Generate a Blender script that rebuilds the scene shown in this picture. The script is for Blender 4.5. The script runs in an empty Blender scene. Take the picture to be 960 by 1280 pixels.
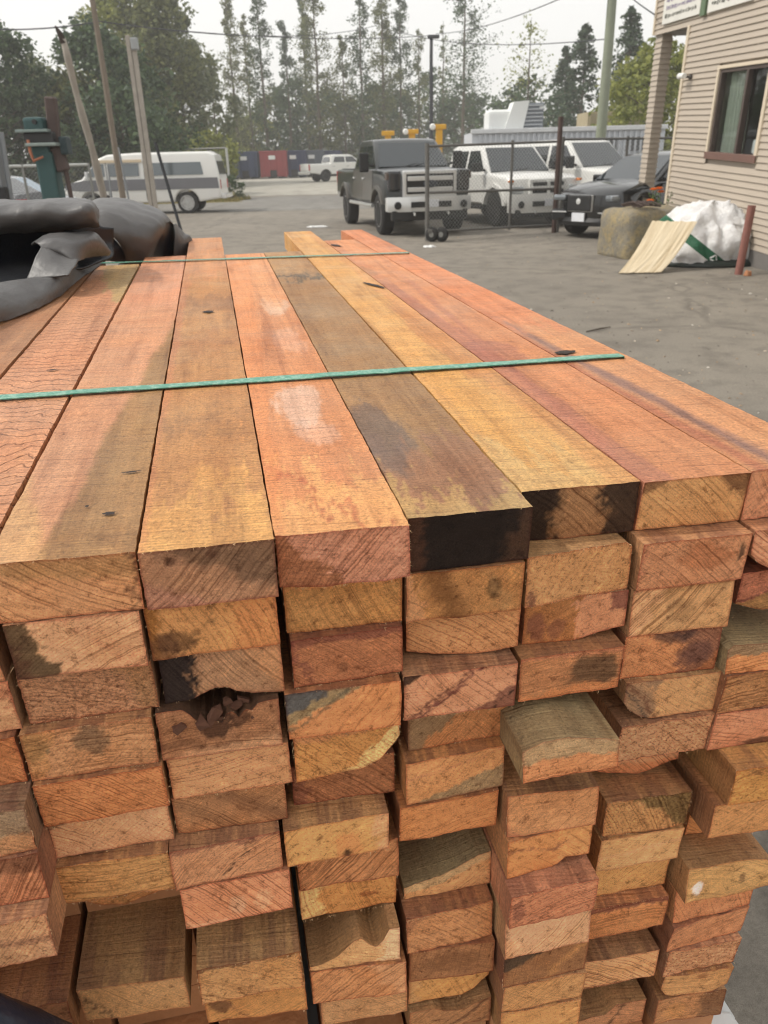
import bpy, bmesh, math, random
from mathutils import Vector, Matrix, noise
random.seed(11)
C = bpy.context.scene.collection
SC = bpy.context.scene
R = math.radians
V = Vector

# ------------------------------------------------------------------ camera
CAMH = 1.6
PITCH, ROLL, FPX = R(24.5), R(1.5), 962.0
fw = V((0, math.cos(PITCH), -math.sin(PITCH)))
r0 = V((1, 0, 0)); u0 = r0.cross(fw)
CR = r0 * math.cos(ROLL) - u0 * math.sin(ROLL)
CU = u0 * math.cos(ROLL) + r0 * math.sin(ROLL)
EYE = V((0, 0, CAMH))
cd = bpy.data.cameras.new('camera'); cam = bpy.data.objects.new('camera', cd); C.objects.link(cam)
cd.sensor_fit = 'VERTICAL'; cd.sensor_height = 36; cd.sensor_width = 27
cd.lens = 36 * FPX / 1280
cd.clip_start = 0.02; cd.clip_end = 3000
cam.matrix_world = Matrix(((CR.x, CU.x, -fw.x, 0), (CR.y, CU.y, -fw.y, 0), (CR.z, CU.z, -fw.z, CAMH), (0, 0, 0, 1)))
cd.dof.use_dof = True; cd.dof.focus_distance = 0.80; cd.dof.aperture_fstop = 13.0
SC.camera = cam

# ------------------------------------------------------------------ world and sun
SUN_EL, SUN_AZ = R(50), R(-88)          # azimuth from +Y (forward), negative to the left
W = bpy.data.worlds.new('World'); SC.world = W; W.use_nodes = True
nt = W.node_tree; nt.nodes.clear()
wo = nt.nodes.new('ShaderNodeOutputWorld'); bg = nt.nodes.new('ShaderNodeBackground')
sky = nt.nodes.new('ShaderNodeTexSky'); sky.sky_type = 'NISHITA'; sky.sun_disc = False
sky.sun_elevation = SUN_EL; sky.sun_rotation = SUN_AZ
sky.air_density = 1.0; sky.dust_density = 6.0; sky.ozone_density = 1.0
hs = nt.nodes.new('ShaderNodeHueSaturation'); hs.inputs['Saturation'].default_value = 0.22
mx = nt.nodes.new('ShaderNodeMix'); mx.data_type = 'RGBA'; mx.inputs[0].default_value = 0.65
mx.inputs[7].default_value = (10.0, 9.9, 9.6, 1)      # even smoke haze in front of the sky
nt.links.new(sky.outputs[0], hs.inputs['Color']); nt.links.new(hs.outputs[0], mx.inputs[6])
nt.links.new(mx.outputs[2], bg.inputs[0]); bg.inputs[1].default_value = 0.11
nt.links.new(bg.outputs[0], wo.inputs[0])
sd = bpy.data.lights.new('sun', 'SUN'); sun = bpy.data.objects.new('sun', sd); C.objects.link(sun)
sd.energy = 1.7; sd.angle = R(3.0); sd.color = (1.0, 0.94, 0.85)
sdir = V((math.sin(SUN_AZ) * math.cos(SUN_EL), math.cos(SUN_AZ) * math.cos(SUN_EL), math.sin(SUN_EL)))
sun.rotation_euler = sdir.to_track_quat('Z', 'Y').to_euler()
sun.location = (-20, 0, 40)
vs = SC.view_settings; vs.view_transform = 'Standard'; vs.look = 'None'; vs.exposure = 0.36; vs.gamma = 1.0
SC.display_settings.display_device = 'sRGB'; SC.cycles.filter_width = 1.1

# ------------------------------------------------------------------ measuring helpers (photo is 960 x 1280)
def ray(px, py): return fw + CR * ((px - 480) / FPX) - CU * ((py - 640) / FPX)
def at(px, py, Y):
    r = ray(px, py); return EYE + r * (Y / r.y)
def gz(x, y):                            # the yard rises a little towards the road beyond
    t = min(1, max(0, (y - 36) / 26)); return 0.33 * t * t * (3 - 2 * t)
def ground(px, py):
    r = ray(px, py); z = 0
    for _ in range(12):
        P = EYE + r * ((z - CAMH) / r.z); z = gz(P.x, P.y)
    return P

# ------------------------------------------------------------------ object helpers
def lin(c):
    return tuple((v / 255 / 12.92 if v / 255 <= .04045 else ((v / 255 + .055) / 1.055) ** 2.4) for v in c)
def obj(name, bm, m=None, parent=None, smooth=False, mats=None):
    me = bpy.data.meshes.new(name)
    if hasattr(bm, 'to_mesh'):
        bm.normal_update(); bm.to_mesh(me); bm.free()
    else:
        me.from_pydata(bm[0], [], bm[1]); me.update()
    for q in (mats or ([m] if m else [])): me.materials.append(q)
    if smooth:
        for p in me.polygons: p.use_smooth = True
    o = bpy.data.objects.new(name, me); C.objects.link(o)
    if parent is not None: o.parent = parent
    return o
def thing(name, label, cat, loc=(0, 0, 0), rz=0, group=None):
    o = bpy.data.objects.new(name, None); C.objects.link(o)
    o.location = loc; o.rotation_euler = (0, 0, rz); o.empty_display_size = .1
    return tag(o, label, cat, group)
def tag(o, label, cat, group=None):
    o['label'] = label; o['category'] = cat
    if group: o['group'] = group
    return o
def kind(o, k): o['kind'] = k; return o
def bevel(bm, w, seg=1):
    bmesh.ops.bevel(bm, geom=bm.edges[:], offset=w, segments=seg, affect='EDGES', profile=.6); return bm
def box(c, s, bm=None, rot=None):
    bm = bm or bmesh.new()
    M = Matrix.Translation(c) @ (rot.to_4x4() if rot is not None else Matrix()) @ Matrix.Diagonal((s[0], s[1], s[2], 1))
    bmesh.ops.create_cube(bm, size=1, matrix=M); return bm
def tube(pts, rad, bm=None, n=8, cap=True):
    bm = bm or bmesh.new(); rings = []
    pts = [V(p) for p in pts]
    for i, p in enumerate(pts):
        d = (pts[min(i + 1, len(pts) - 1)] - pts[max(i - 1, 0)]).normalized()
        a = d.cross(V((0, 0, 1)) if abs(d.z) < .9 else V((1, 0, 0))).normalized(); b = d.cross(a)
        rr = rad[i] if isinstance(rad, (list, tuple)) else rad
        rings.append([bm.verts.new(p + a * rr * math.cos(2 * math.pi * k / n) + b * rr * math.sin(2 * math.pi * k / n)) for k in range(n)])
    for A, B in zip(rings, rings[1:]):
        for k in range(n): bm.faces.new((A[k], A[(k + 1) % n], B[(k + 1) % n], B[k]))
    if cap: bm.faces.new(rings[0][::-1]); bm.faces.new(rings[-1])
    return bm
def lathe(prof, axis='y', n=24, bm=None, c=(0, 0, 0)):
    """prof: (radius, offset along axis)"""
    bm = bm or bmesh.new(); rings = []; c = V(c)
    for r, t in prof:
        ring = []
        for k in range(n):
            a = 2 * math.pi * k / n; p, q = r * math.cos(a), r * math.sin(a)
            ring.append(bm.verts.new(c + (V((p, t, q)) if axis == 'y' else V((p, q, t)) if axis == 'z' else V((t, p, q)))))
        rings.append(ring)
    for A, B in zip(rings, rings[1:]):
        for k in range(n): bm.faces.new((A[k], A[(k + 1) % n], B[(k + 1) % n], B[k]))
    if prof[0][0] > 1e-4: bm.faces.new(rings[0][::-1])
    if prof[-1][0] > 1e-4: bm.faces.new(rings[-1])
    bmesh.ops.recalc_face_normals(bm, faces=bm.faces[:]); return bm
def slab(poly, y0, y1, bm=None):
    """polygon in x,z extruded along y"""
    bm = bm or bmesh.new()
    a = [bm.verts.new((x, y0, z)) for x, z in poly]; b = [bm.verts.new((x, y1, z)) for x, z in poly]
    bm.faces.new(a[::-1]); bm.faces.new(b); n = len(poly)
    for i in range(n): bm.faces.new((a[i], a[(i + 1) % n], b[(i + 1) % n], b[i]))
    bmesh.ops.recalc_face_normals(bm, faces=bm.faces[:]); return bm

# ------------------------------------------------------------------ materials
class N:
    def __init__(s, name, rough=.7, metal=0.0, col=(.5, .5, .5), spec=.5):
        s.m = bpy.data.materials.new(name); s.m.use_nodes = True; s.t = s.m.node_tree
        s.b = s.t.nodes['Principled BSDF']
        s.b.inputs['Roughness'].default_value = rough; s.b.inputs['Metallic'].default_value = metal
        s.b.inputs['Base Color'].default_value = (*col, 1); s.b.inputs['Specular IOR Level'].default_value = spec
    def n(s, k, **kw):
        x = s.t.nodes.new('ShaderNode' + k)
        for a, v in kw.items(): setattr(x, a, v)
        return x
    def l(s, a, b): s.t.links.new(a, b)
    def val(s, sock, v):
        if hasattr(v, 'is_linked') or hasattr(v, 'links'): s.l(v, sock)
        else: sock.default_value = v
    def math(s, op, a, b=0.0, clamp=False):
        x = s.n('Math', operation=op, use_clamp=clamp); s.val(x.inputs[0], a); s.val(x.inputs[1], b); return x.outputs[0]
    def vmath(s, op, a, b):
        x = s.n('VectorMath', operation=op); s.val(x.inputs[0], a); s.val(x.inputs[1], b); return x.outputs[0]
    def mix(s, f, a, b, bt='MIX'):
        x = s.n('Mix', data_type='RGBA', blend_type=bt); s.val(x.inputs[0], f)
        for i, v in ((6, a), (7, b)):
            s.val(x.inputs[i], (*v, 1) if isinstance(v, tuple) and len(v) == 3 else v)
        return x.outputs[2]
    def ramp(s, f, st):
        x = s.n('ValToRGB'); s.l(f, x.inputs[0]); e = x.color_ramp.elements
        while len(e) < len(st): e.new(.5)
        for q, (p, c) in zip(e, st):
            q.position = p; q.color = (*c, 1) if isinstance(c, tuple) else (c, c, c, 1)
        return x.outputs[0]
    def noise(s, vec, scale, detail=3, rough=.55, dist=0.0):
        x = s.n('TexNoise'); s.l(vec, x.inputs['Vector']) if vec is not None else None
        x.inputs['Scale'].default_value = scale; x.inputs['Detail'].default_value = detail
        x.inputs['Roughness'].default_value = rough; x.inputs['Distortion'].default_value = dist; return x.outputs[0]
    def coord(s, k='Object'): return s.n('TexCoord').outputs[k]
    def bump(s, h, st, d=.01, prev=None):
        x = s.n('Bump'); s.l(h, x.inputs['Height']); x.inputs['Strength'].default_value = st; x.inputs['Distance'].default_value = d
        if prev is not None: s.l(prev, x.inputs['Normal'])
        return x.outputs[0]
    def out(s, col=None, nrm=None, rough=None):
        if col is not None: s.l(col, s.b.inputs['Base Color'])
        if nrm is not None: s.l(nrm, s.b.inputs['Normal'])
        if rough is not None: s.l(rough, s.b.inputs['Roughness'])
        return s.m

def plain(name, rgb, rough=.6, metal=0.0, var=.15, scale=6.0, bump=0.0, spec=.5, coat=0.0):
    """a surface of one colour with slight uneven wear"""
    x = N(name, rough, metal, lin(rgb), spec)
    co = x.coord(); f = x.noise(co, scale, 5, .6)
    c = x.mix(f, tuple(v * (1 - var) for v in lin(rgb)), tuple(min(1, v * (1 + var)) for v in lin(rgb)))
    x.b.inputs['Coat Weight'].default_value = coat; x.b.inputs['Coat Roughness'].default_value = .08
    return x.out(c, x.bump(x.noise(co, scale * 8, 4), bump, .01) if bump else None)

def wood_common(x):
    a = x.n('Attribute', attribute_name='tint'); i = x.n('Attribute', attribute_name='info')
    sep = x.n('SeparateColor'); x.l(i.outputs['Color'], sep.inputs[0])
    co = x.coord()
    comb = x.n('CombineXYZ'); 
    for k, s in enumerate((17.3, 9.1, 5.7)): x.l(x.math('MULTIPLY', sep.outputs[0], s), comb.inputs[k])
    p = x.vmath('ADD', co, comb.outputs[0])
    return a.outputs['Color'], sep.outputs, i.outputs['Alpha'], co, p
def m_wood_side():
    x = N('sawn_wood_long_faces', .52, 0, spec=.4)
    tint, info, rip, co, p = wood_common(x)
    g1 = x.noise(x.vmath('MULTIPLY', p, (38, 1.6, 38)), 1.0, 6, .62, .6)          # long streaks
    g2 = x.noise(x.vmath('MULTIPLY', p, (260, 7, 260)), 1.0, 4, .6)               # fine fibre
    big = x.noise(p, 7, 4, .6); big2 = x.noise(p, 17, 4, .6, .5)
    # band-saw marks running across the board, a few degrees off square
    q = x.vmath('ADD', p, x.vmath('MULTIPLY', x.n('TexNoise').outputs[1], (0, 0, 0)))
    dd = x.n('VectorMath', operation='DOT_PRODUCT'); x.l(p, dd.inputs[0])
    dd.inputs[1].default_value = (.10, 1, .05)
    wob = x.math('ADD', dd.outputs['Value'], x.math('MULTIPLY', x.noise(p, 9, 2), .010))
    saw = x.math('SINE', x.math('MULTIPLY', wob, 2 * math.pi / .0042))
    pw_ = x.n('CombineXYZ'); sq = x.n('SeparateXYZ'); x.l(p, sq.inputs[0]); x.l(x.math('MULTIPLY', sq.outputs[0], 9.0), pw_.inputs[0]); x.l(x.math('MULTIPLY', wob, 330.0), pw_.inputs[1]); x.l(x.math('MULTIPLY', sq.outputs[2], 9.0), pw_.inputs[2])
    saw2 = x.noise(pw_.outputs[0], 1.0, 4, .65)
    sawm = x.math('MULTIPLY', x.math('MULTIPLY', saw, x.ramp(big2, [(.42, 0.0), (.62, 1.0)])), .5)
    fuzz = x.noise(p, 330, 5, .8)
    spk = x.ramp(x.noise(p, 240, 3, .7), [(.30, .45), (.42, 1.0)])
    c = x.mix(x.ramp(big, [(.36, 0.0), (.66, .62)]), tint, x.mix(1.0, tint, (.98, .84, .77), 'MULTIPLY'))
    c = x.mix(x.ramp(big2, [(.48, 0.0), (.70, .5)]), c, x.mix(1.0, tint, (1.16, 1.14, 1.05), 'MULTIPLY'))
    c = x.mix(1.0, c, x.ramp(g1, [(.30, (.68, .60, .54)), (.44, (.96, .94, .92)), (.56, (1.04, 1.04, 1.03)), (.72, (1.20, 1.17, 1.14))]), 'MULTIPLY')
    c = x.mix(.20, c, x.ramp(g2, [(.3, (.62, .56, .5)), (.55, (1.05, 1.05, 1.05)), (.8, (1.2, 1.2, 1.2))]), 'MULTIPLY')
    c = x.mix(.75, c, x.ramp(saw2, [(.27, (.42, .36, .32)), (.44, (.98, .97, .96)), (.56, (1.02, 1.02, 1.01)), (.72, (1.38, 1.36, 1.32))]), 'MULTIPLY')
    blot = x.noise(x.vmath('MULTIPLY', p, (30, 12, 30)), 1.0, 6, .72)
    c = x.mix(.6, c, x.ramp(blot, [(.30, (.62, .54, .48)), (.46, (1.0, 1.0, 1.0)), (.62, (1.06, 1.06, 1.04)), (.74, (1.28, 1.28, 1.24))]), 'MULTIPLY')
    c = x.mix(.5, c, x.ramp(fuzz, [(.33, .34), (.47, 1.0), (.65, 1.65)]), 'MULTIPLY')
    spk2 = x.noise(x.vmath('MULTIPLY', p, (95, 150, 95)), 1.0, 5, .8); c = x.mix(.8, c, x.ramp(spk2, [(.28, (.46, .38, .33)), (.42, (.97, .96, .95)), (.60, (1.03, 1.03, 1.02)), (.74, (1.34, 1.33, 1.28))]), 'MULTIPLY')
    c = x.mix(1.0, c, x.ramp(x.math('ADD', x.math('MULTIPLY', sawm, .5), .5), [(0.0, .78), (.5, 1.0), (1.0, 1.15)]), 'MULTIPLY')
    c = x.mix(.75, c, spk, 'MULTIPLY')
    # torn flat grain standing in wavy ridges (only where the board has it)
    w2 = x.math('ADD', x.math('MULTIPLY', dd.outputs['Value'], 1.0), x.math('MULTIPLY', x.noise(x.vmath('MULTIPLY', p, (1, .45, 1)), 16, 4, .55), .11))
    rl = x.math('PINGPONG', x.math('MULTIPLY', w2, 1.0), .011)
    rdg = x.ramp(x.math('DIVIDE', rl, .011), [(.0, 0.0), (.16, .85), (.34, 1.0), (1.0, .9)])
    rm = x.math('MULTIPLY', rip, 1.0)
    c = x.mix(rm, c, x.mix(1.0, c, x.ramp(rdg, [(0.0, (.46, .38, .33)), (.8, (1.0, 1.0, 1.0))]), 'MULTIPLY'))
    h = x.math('ADD', x.math('MULTIPLY', saw2, 1.2), x.math('MULTIPLY', g2, .4))
    nb = x.bump(h, .7, .0018)
    nb = x.bump(fuzz, .8, .0018, nb); nb = x.bump(blot, .5, .0022, nb)
    nb = x.bump(x.math('MULTIPLY', x.math('MULTIPLY', rdg, rm), 1.0), .8, .0035, nb)
    return x.out(c, nb, x.ramp(big, [(.35, .42), (.65, .66)]))
def m_wood_end():
    x = N('sawn_wood_end_grain', .72, 0, spec=.22)
    tint, info, coarse, co, p = wood_common(x)
    sx = x.n('SeparateXYZ'); x.l(co, sx.inputs[0])
    # growth rings round a pith that lies outside the board
    cx = x.math('MULTIPLY', x.math('SUBTRACT', info[1], .5), .5); cz = x.math('MULTIPLY', x.math('SUBTRACT', info[2], .5), .5)
    dx = x.math('SUBTRACT', sx.outputs[0], cx); dz = x.math('SUBTRACT', sx.outputs[2], cz)
    rr = x.math('SQRT', x.math('ADD', x.math('MULTIPLY', dx, dx), x.math('MULTIPLY', dz, dz)))
    rr = x.math('ADD', rr, x.math('MULTIPLY', x.noise(p, 18, 3), .010))
    rv = x.n('CombineXYZ'); x.l(x.math('MULTIPLY', rr, x.math('ADD', 330.0, x.math('MULTIPLY', x.math('FRACT', x.math('MULTIPLY', info[0], 7.31)), 330.0))), rv.inputs[0]); x.l(x.math('MULTIPLY', info[0], 90.0), rv.inputs[1])
    ring = x.noise(rv.outputs[0], 1.0, 2, .5)                    # uneven spacing from year to year
    ringc = x.ramp(ring, [(.32, (.50, .39, .32)), (.43, (.86, .80, .75)), (.52, (1.10, 1.08, 1.05)), (.66, (1.24, 1.21, 1.15))])
    ringm = x.math('MULTIPLY', x.ramp(x.noise(p, 19, 4), [(.34, .25), (.56, 1.0)]), x.math('ADD', .35, x.math('MULTIPLY', x.math('FRACT', x.math('MULTIPLY', info[0], 23.7)), .65)))
    big = x.noise(p, 20, 4, .6); mid = x.noise(p, 60, 4, .65)
    # saw chatter, a diagonal hatch
    dd = x.n('VectorMath', operation='DOT_PRODUCT'); x.l(p, dd.inputs[0])
    cb = x.n('CombineXYZ'); x.l(x.math('SUBTRACT', x.math('MULTIPLY', info[0], 2.0), 1.0), cb.inputs[0]); cb.inputs[1].default_value = 0; cb.inputs[2].default_value = .9
    x.l(cb.outputs[0], dd.inputs[1])
    # streaky saw chatter: noise drawn out along one direction that differs from board to board
    hx = x.math('MULTIPLY', x.math('ADD', dd.outputs['Value'], x.math('MULTIPLY', x.noise(p, 25, 3), .006)), 520.0)
    hv = x.n('CombineXYZ'); x.l(hx, hv.inputs[0]); hv.inputs[1].default_value = 0; x.l(x.math('MULTIPLY', sx.outputs[0], 14.0), hv.inputs[2])
    hatch = x.math('SUBTRACT', x.math('MULTIPLY', x.noise(hv.outputs[0], 1.0, 3, .6), 2.0), 1.0)
    hatch = x.math('MULTIPLY', hatch, x.ramp(x.noise(p, 24, 2), [(.40, 0.15), (.62, 1.0)]))
    fib = x.noise(x.vmath('MULTIPLY', p, (1, 0, 1)), 620, 4, .8); crs = x.noise(x.vmath('MULTIPLY', p, (1, 0, 1.3)), 260, 4, .7)
    c = x.mix(x.ramp(big, [(.34, 0.0), (.70, .75)]), tint, x.mix(1.0, tint, (.84, .74, .64), 'MULTIPLY'))
    c = x.mix(x.ramp(mid, [(.50, 0.0), (.78, .6)]), c, x.mix(1.0, tint, (1.2, 1.22, 1.15), 'MULTIPLY'))
    c = x.mix(ringm, c, x.mix(1.0, c, ringc, 'MULTIPLY'))
    c = x.mix(1.0, c, x.ramp(x.math('ADD', x.math('MULTIPLY', hatch, .5), .5), [(0.15, .60), (.5, 1.0), (.85, 1.34)]), 'MULTIPLY')
    c = x.mix(.8, c, x.ramp(fib, [(.32, (.42, .34, .28)), (.44, (.95, .93, .91)), (.56, (1.12, 1.11, 1.09)), (.67, (1.62, 1.58, 1.5))]), 'MULTIPLY')
    dirt = x.noise(p, 110, 5, .75); c = x.mix(.9, c, x.ramp(dirt, [(.32, (.42, .34, .29)), (.44, (.98, .97, .96)), (.56, (1.03, 1.03, 1.02)), (.68, (1.38, 1.36, 1.3))]), 'MULTIPLY')
    c = x.mix(coarse, c, x.mix(1.0, c, x.ramp(crs, [(.32, (.34, .28, .25)), (.47, (.95, .93, .9)), (.62, (1.25, 1.25, 1.22))]), 'MULTIPLY'))
    c = x.mix(1.0, c, (1.54, 1.48, 1.50), 'MULTIPLY')
    h = x.math('ADD', x.math('MULTIPLY', hatch, .45), x.math('MULTIPLY', ring, .30))
    nb = x.bump(h, .5, .0009)
    nb = x.bump(fib, .9, .0020, nb); nb = x.bump(dirt, .6, .0030, nb)
    nb = x.bump(x.math('MULTIPLY', crs, x.math('ADD', x.math('MULTIPLY', coarse, 1.0), .25)), 1.0, .0045, nb)
    return x.out(c, nb)
M_SIDE, M_END = m_wood_side(), m_wood_end()
M_FIB = plain('torn_wood_fibre', (226, 186, 140), .8, var=.25, scale=60)
M_KNOT = plain('dark_knot', (46, 30, 22), .7, var=.4, scale=300, bump=.4)
# ------------------------------------------------------------------ the stack of sawn boards
SD = ray(258, 176).normalized()                    # along the boards, away from the camera
SS = SD.cross(V((0, 0, 1))).normalized()           # across, to the right
SW = SS.cross(SD)                                  # up out of the stack
TOPW, TH = -0.275, 0.0505
def stack(s, u, w): return EYE + SS * s + SD * u + SW * w
def stack_matrix(s, u, w):
    o = stack(s, u, w)
    return Matrix(((SS.x, SD.x, SW.x, o.x), (SS.y, SD.y, SW.y, o.y), (SS.z, SD.z, SW.z, o.z), (0, 0, 0, 1)))
def smooth(t): t = min(1, max(0, t)); return t * t * (3 - 2 * t)
def interp(prof, a):
    if not prof: return None
    for (a0, v0), (a1, v1) in zip(prof, prof[1:]):
        if a <= a1: return v0 + (v1 - v0) * ((a - a0) / max(1e-6, a1 - a0))
    return prof[-1][1]
def stain_mix(col, a, b, stains, sd, top=False):
    """a across 0..1, b up 0..1 (or along the length for top faces)"""
    q = b * 22 if top else b * 4; k_ = .36
    n = noise.noise(V((a * 5 + sd * 37, q, sd * 11))) * .10 + noise.noise(V((a * 17 + sd * 7, q * 3.1, 3.1))) * .055 + noise.noise(V((a * 46 + sd * 5, q * 8, 6.3))) * .04
    if top: n *= .6
    else:
        th = sd * 3.1; n += noise.noise(V(((a * 2 * math.cos(th) + b * math.sin(th)) * 15, (b * math.cos(th) - a * 2 * math.sin(th)) * 1.6, sd * 9))) * .055
    for s in stains:
        if s[0] == 'hp':                # half plane: nx, nb, c, softness, colour, strength
            _, nx, nb_, c, soft, cc, st = s
            t = smooth((nx * a + nb_ * b - c + n) / (soft * k_) + .2) * st
        elif s[0] == 'st':              # streak: nx, nb, centre, half width
            _, nx, nb_, c, hw, cc, st = s
            t = (1 - smooth(abs(nx * a + nb_ * b - c + n * .8) / hw)) * st
        else:                           # blob: a, b, ra, rb, colour, strength
            _, ca, cb, ra, rb, cc, st = s
            d = math.sqrt(((a - ca) / ra) ** 2 + ((b - cb) / rb) ** 2) + n * (7 if top else 3.2)
            t = (1 - smooth((d - .66) / .3)) * st * (1 if top else .82)
        cc = lin(cc); col = tuple(p + (q - p) * t for p, q in zip(col, cc))
    return col
def board_mesh(Wd, T, L, yaw, slope, endcol, topcol, coarse, ringc, zt, zb, stains, topst, ripple, seed, hero, nxe, nze):
    """local frame: x across, y along (front end near 0), z up"""
    verts, faces, mi, tint, info = [], [], [], [], []
    rnd = random.Random(seed); sd = rnd.random()
    ox, oz = rnd.uniform(0, 50), rnd.uniform(0, 50)
    pitch = rnd.uniform(-.0022, .0022)
    def P(a, b, y, e):
        ztv = interp(zt, a) if zt else 1.0; zbv = interp(zb, a) if zb else 0.0
        x = (a - .5) * Wd + (slope[0] + (slope[1] - slope[0]) * a) * y; z = T * (zbv + (ztv - zbv) * b)
        y2 = y + (yaw * (a - .5) * Wd + pitch * (b - .5) * 2) * max(0, 1 - y / .1)
        q = V((x * 1.0 + ox, y2, z + oz))
        j = .00055; q2 = q * 130; q3 = q * 28
        x += noise.noise(q2) * j + noise.noise(q3) * .0006; z += noise.noise(q2 + V((9, 3, 1))) * j * .8 + noise.noise(q3 + V((5, 5, 5))) * .0005
        if e: y2 += noise.noise(q3 + V((1, 7, 2))) * .0020 + noise.noise(q2) * (.0006 + .0012 * coarse)
        return (x, y2, z)
    def grid(na, nb, fn, mat, colfn):
        base = len(verts)
        for i in range(na + 1):
            for k in range(nb + 1):
                p, c = fn(i / na, k / nb); verts.append(p); tint.append(c)
        for i in range(na):
            for k in range(nb):
                v = base + i * (nb + 1) + k
                faces.append((v, v + 1, v + nb + 2, v + nb + 1) if colfn else (v, v + nb + 1, v + nb + 2, v + 1)); mi.append(mat)
    ec, tc = lin(endcol), lin(topcol)
    kq = .26 if sum(ec) > .2 else 0.0
    ec = tuple((1 - kq) * p + kq * q for p, q in zip(ec, lin(TAN)))
    def endc(a, b):
        c = stain_mix(ec, a, b, stains, sd)
        e = min(a, 1 - a) * Wd; e2 = min(b, 1 - b) * T
        k = .72 + .28 * smooth(min(e, e2) / .003)        # reddish bruised rim left by the saw
        return (c[0] * k, c[1] * k * k, c[2] * k * k)
    grid(nxe, nze, lambda a, b: (P(a, b, 0, 1), endc(a, b)), 1, False)
    ys = 230 if hero else 14
    def ly(t): return L * (t ** 1.5)                     # denser near the front end
    nx = 10 if hero else (nxe if zt else 4)
    tcf = (lambda a, t: stain_mix(tc, a, ly(t) / 2.0, topst, sd, True)) if topst else (lambda a, t: tc)
    grid(nxe, ys, lambda a, t: (P(a, 1, ly(t), t == 0), tcf(a, t)), 0, False)                       # top
    grid(nxe, 5, lambda a, t: (P(a, 0, ly(t), t == 0), tc), 0, True)                               # bottom
    grid(3, 110 if hero else 14, lambda b, t: (P(0, b, ly(t), t == 0), tcf(0, t)), 0, True)          # left
    grid(3, 110 if hero else 14, lambda b, t: (P(1, b, ly(t), t == 0), tcf(1, t)), 0, False)         # right
    grid(4, 3, lambda a, b: (P(a, b, L, 0), ec), 1, True)                                          # far end
    me = bpy.data.meshes.new('board'); me.from_pydata(verts, [], faces)
    me.materials.append(M_SIDE); me.materials.append(M_END)
    me.polygons.foreach_set('material_index', mi)
    at1 = me.attributes.new('tint', 'FLOAT_COLOR', 'POINT'); at2 = me.attributes.new('info', 'FLOAT_COLOR', 'POINT')
    nend = (nxe + 1) * (nze + 1)
    def ds(c):
        g = .3 * c[0] + .6 * c[1] + .1 * c[2]; return tuple((g + (v - g) * .93) * q for v, q in zip(c, (.84, .87, .82)))
    at1.data.foreach_set('color', [v for i, c in enumerate(tint) for v in (*((.94 * c[0] + .06 * c[1], c[1], .06 * c[1] + .94 * c[2]) if i < nend else ds(c)), 1.0)])
    nend = (nxe + 1) * (nze + 1); nlast = 5 * 4; nv = len(verts)
    fl = []
    for i in range(nv):
        fl += [sd, ringc[0], ringc[1], coarse if (i < nend or i >= nv - nlast) else ripple]
    at2.data.foreach_set('color', fl)
    for p in me.polygons: p.use_smooth = False
    me.update(); return me
def fibres(Wd, T, yaw, n, seed, zt=None, zb=None, edges='tblr'):
    """torn fibres standing off the arrises of a sawn end"""
    rnd = random.Random(seed); vv, ff = [], []
    for _ in range(n):
        e = rnd.choice('tttbbb' + ('lr' if n > 70 else 'l')); a = rnd.random(); 
        if e == 't': x, z = a, (interp(zt, a) if zt else 1); d = V((rnd.uniform(-1, 1), -1, rnd.uniform(-.2, .7)))
        elif e == 'b': x, z = a, (interp(zb, a) if zb else 0); d = V((rnd.uniform(-1, 1), -.8, rnd.uniform(-1, .1)))
        elif e == 'l': x, z = 0, a; d = V((-rnd.uniform(.2, 1), -.7, rnd.uniform(-.7, .5)))
        else: x, z = 1, a; d = V((rnd.uniform(.2, 1), -.7, rnd.uniform(-.7, .5)))
        if e in 'lr' and zt: z *= min(1, interp(zt, x))
        p = V(((x - .5) * Wd, yaw * (x - .5) * Wd + .0003, z * T)); ln = rnd.uniform(.0008, .0026) * (2.2 if rnd.random() < .06 else 1); wd = rnd.uniform(.00012, .00030)
        d.normalize(); q = d.cross(V((rnd.uniform(-1, 1), rnd.uniform(-1, 1), 1))).normalized() * wd
        b = d * ln; bend = V((rnd.uniform(-.3, .3), 0, rnd.uniform(-.5, .1))) * ln
        i = len(vv); vv += [p - q, p + q, p + b * .6 + q * .7, p + b * .6 - q * .7, p + b + bend]; ff += [(i, i + 1, i + 2, i + 3), (i + 3, i + 2, i + 4)]
    return vv, ff

# colours of the timber itself
TAN, PALE, ORG, RED, BRN, GOLD, PINK, OLV, DK, BLK, GRY = ((205, 150, 104), (222, 172, 128), (212, 138, 84), (190, 126, 92), (158, 106, 72), (208, 150, 88),
    (214, 150, 118), (172, 130, 84), (92, 60, 42), (38, 29, 24), (150, 134, 110))
PUR = (112, 62, 58); WHT = (232, 204, 160); CHAR = (58, 52, 46)
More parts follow.
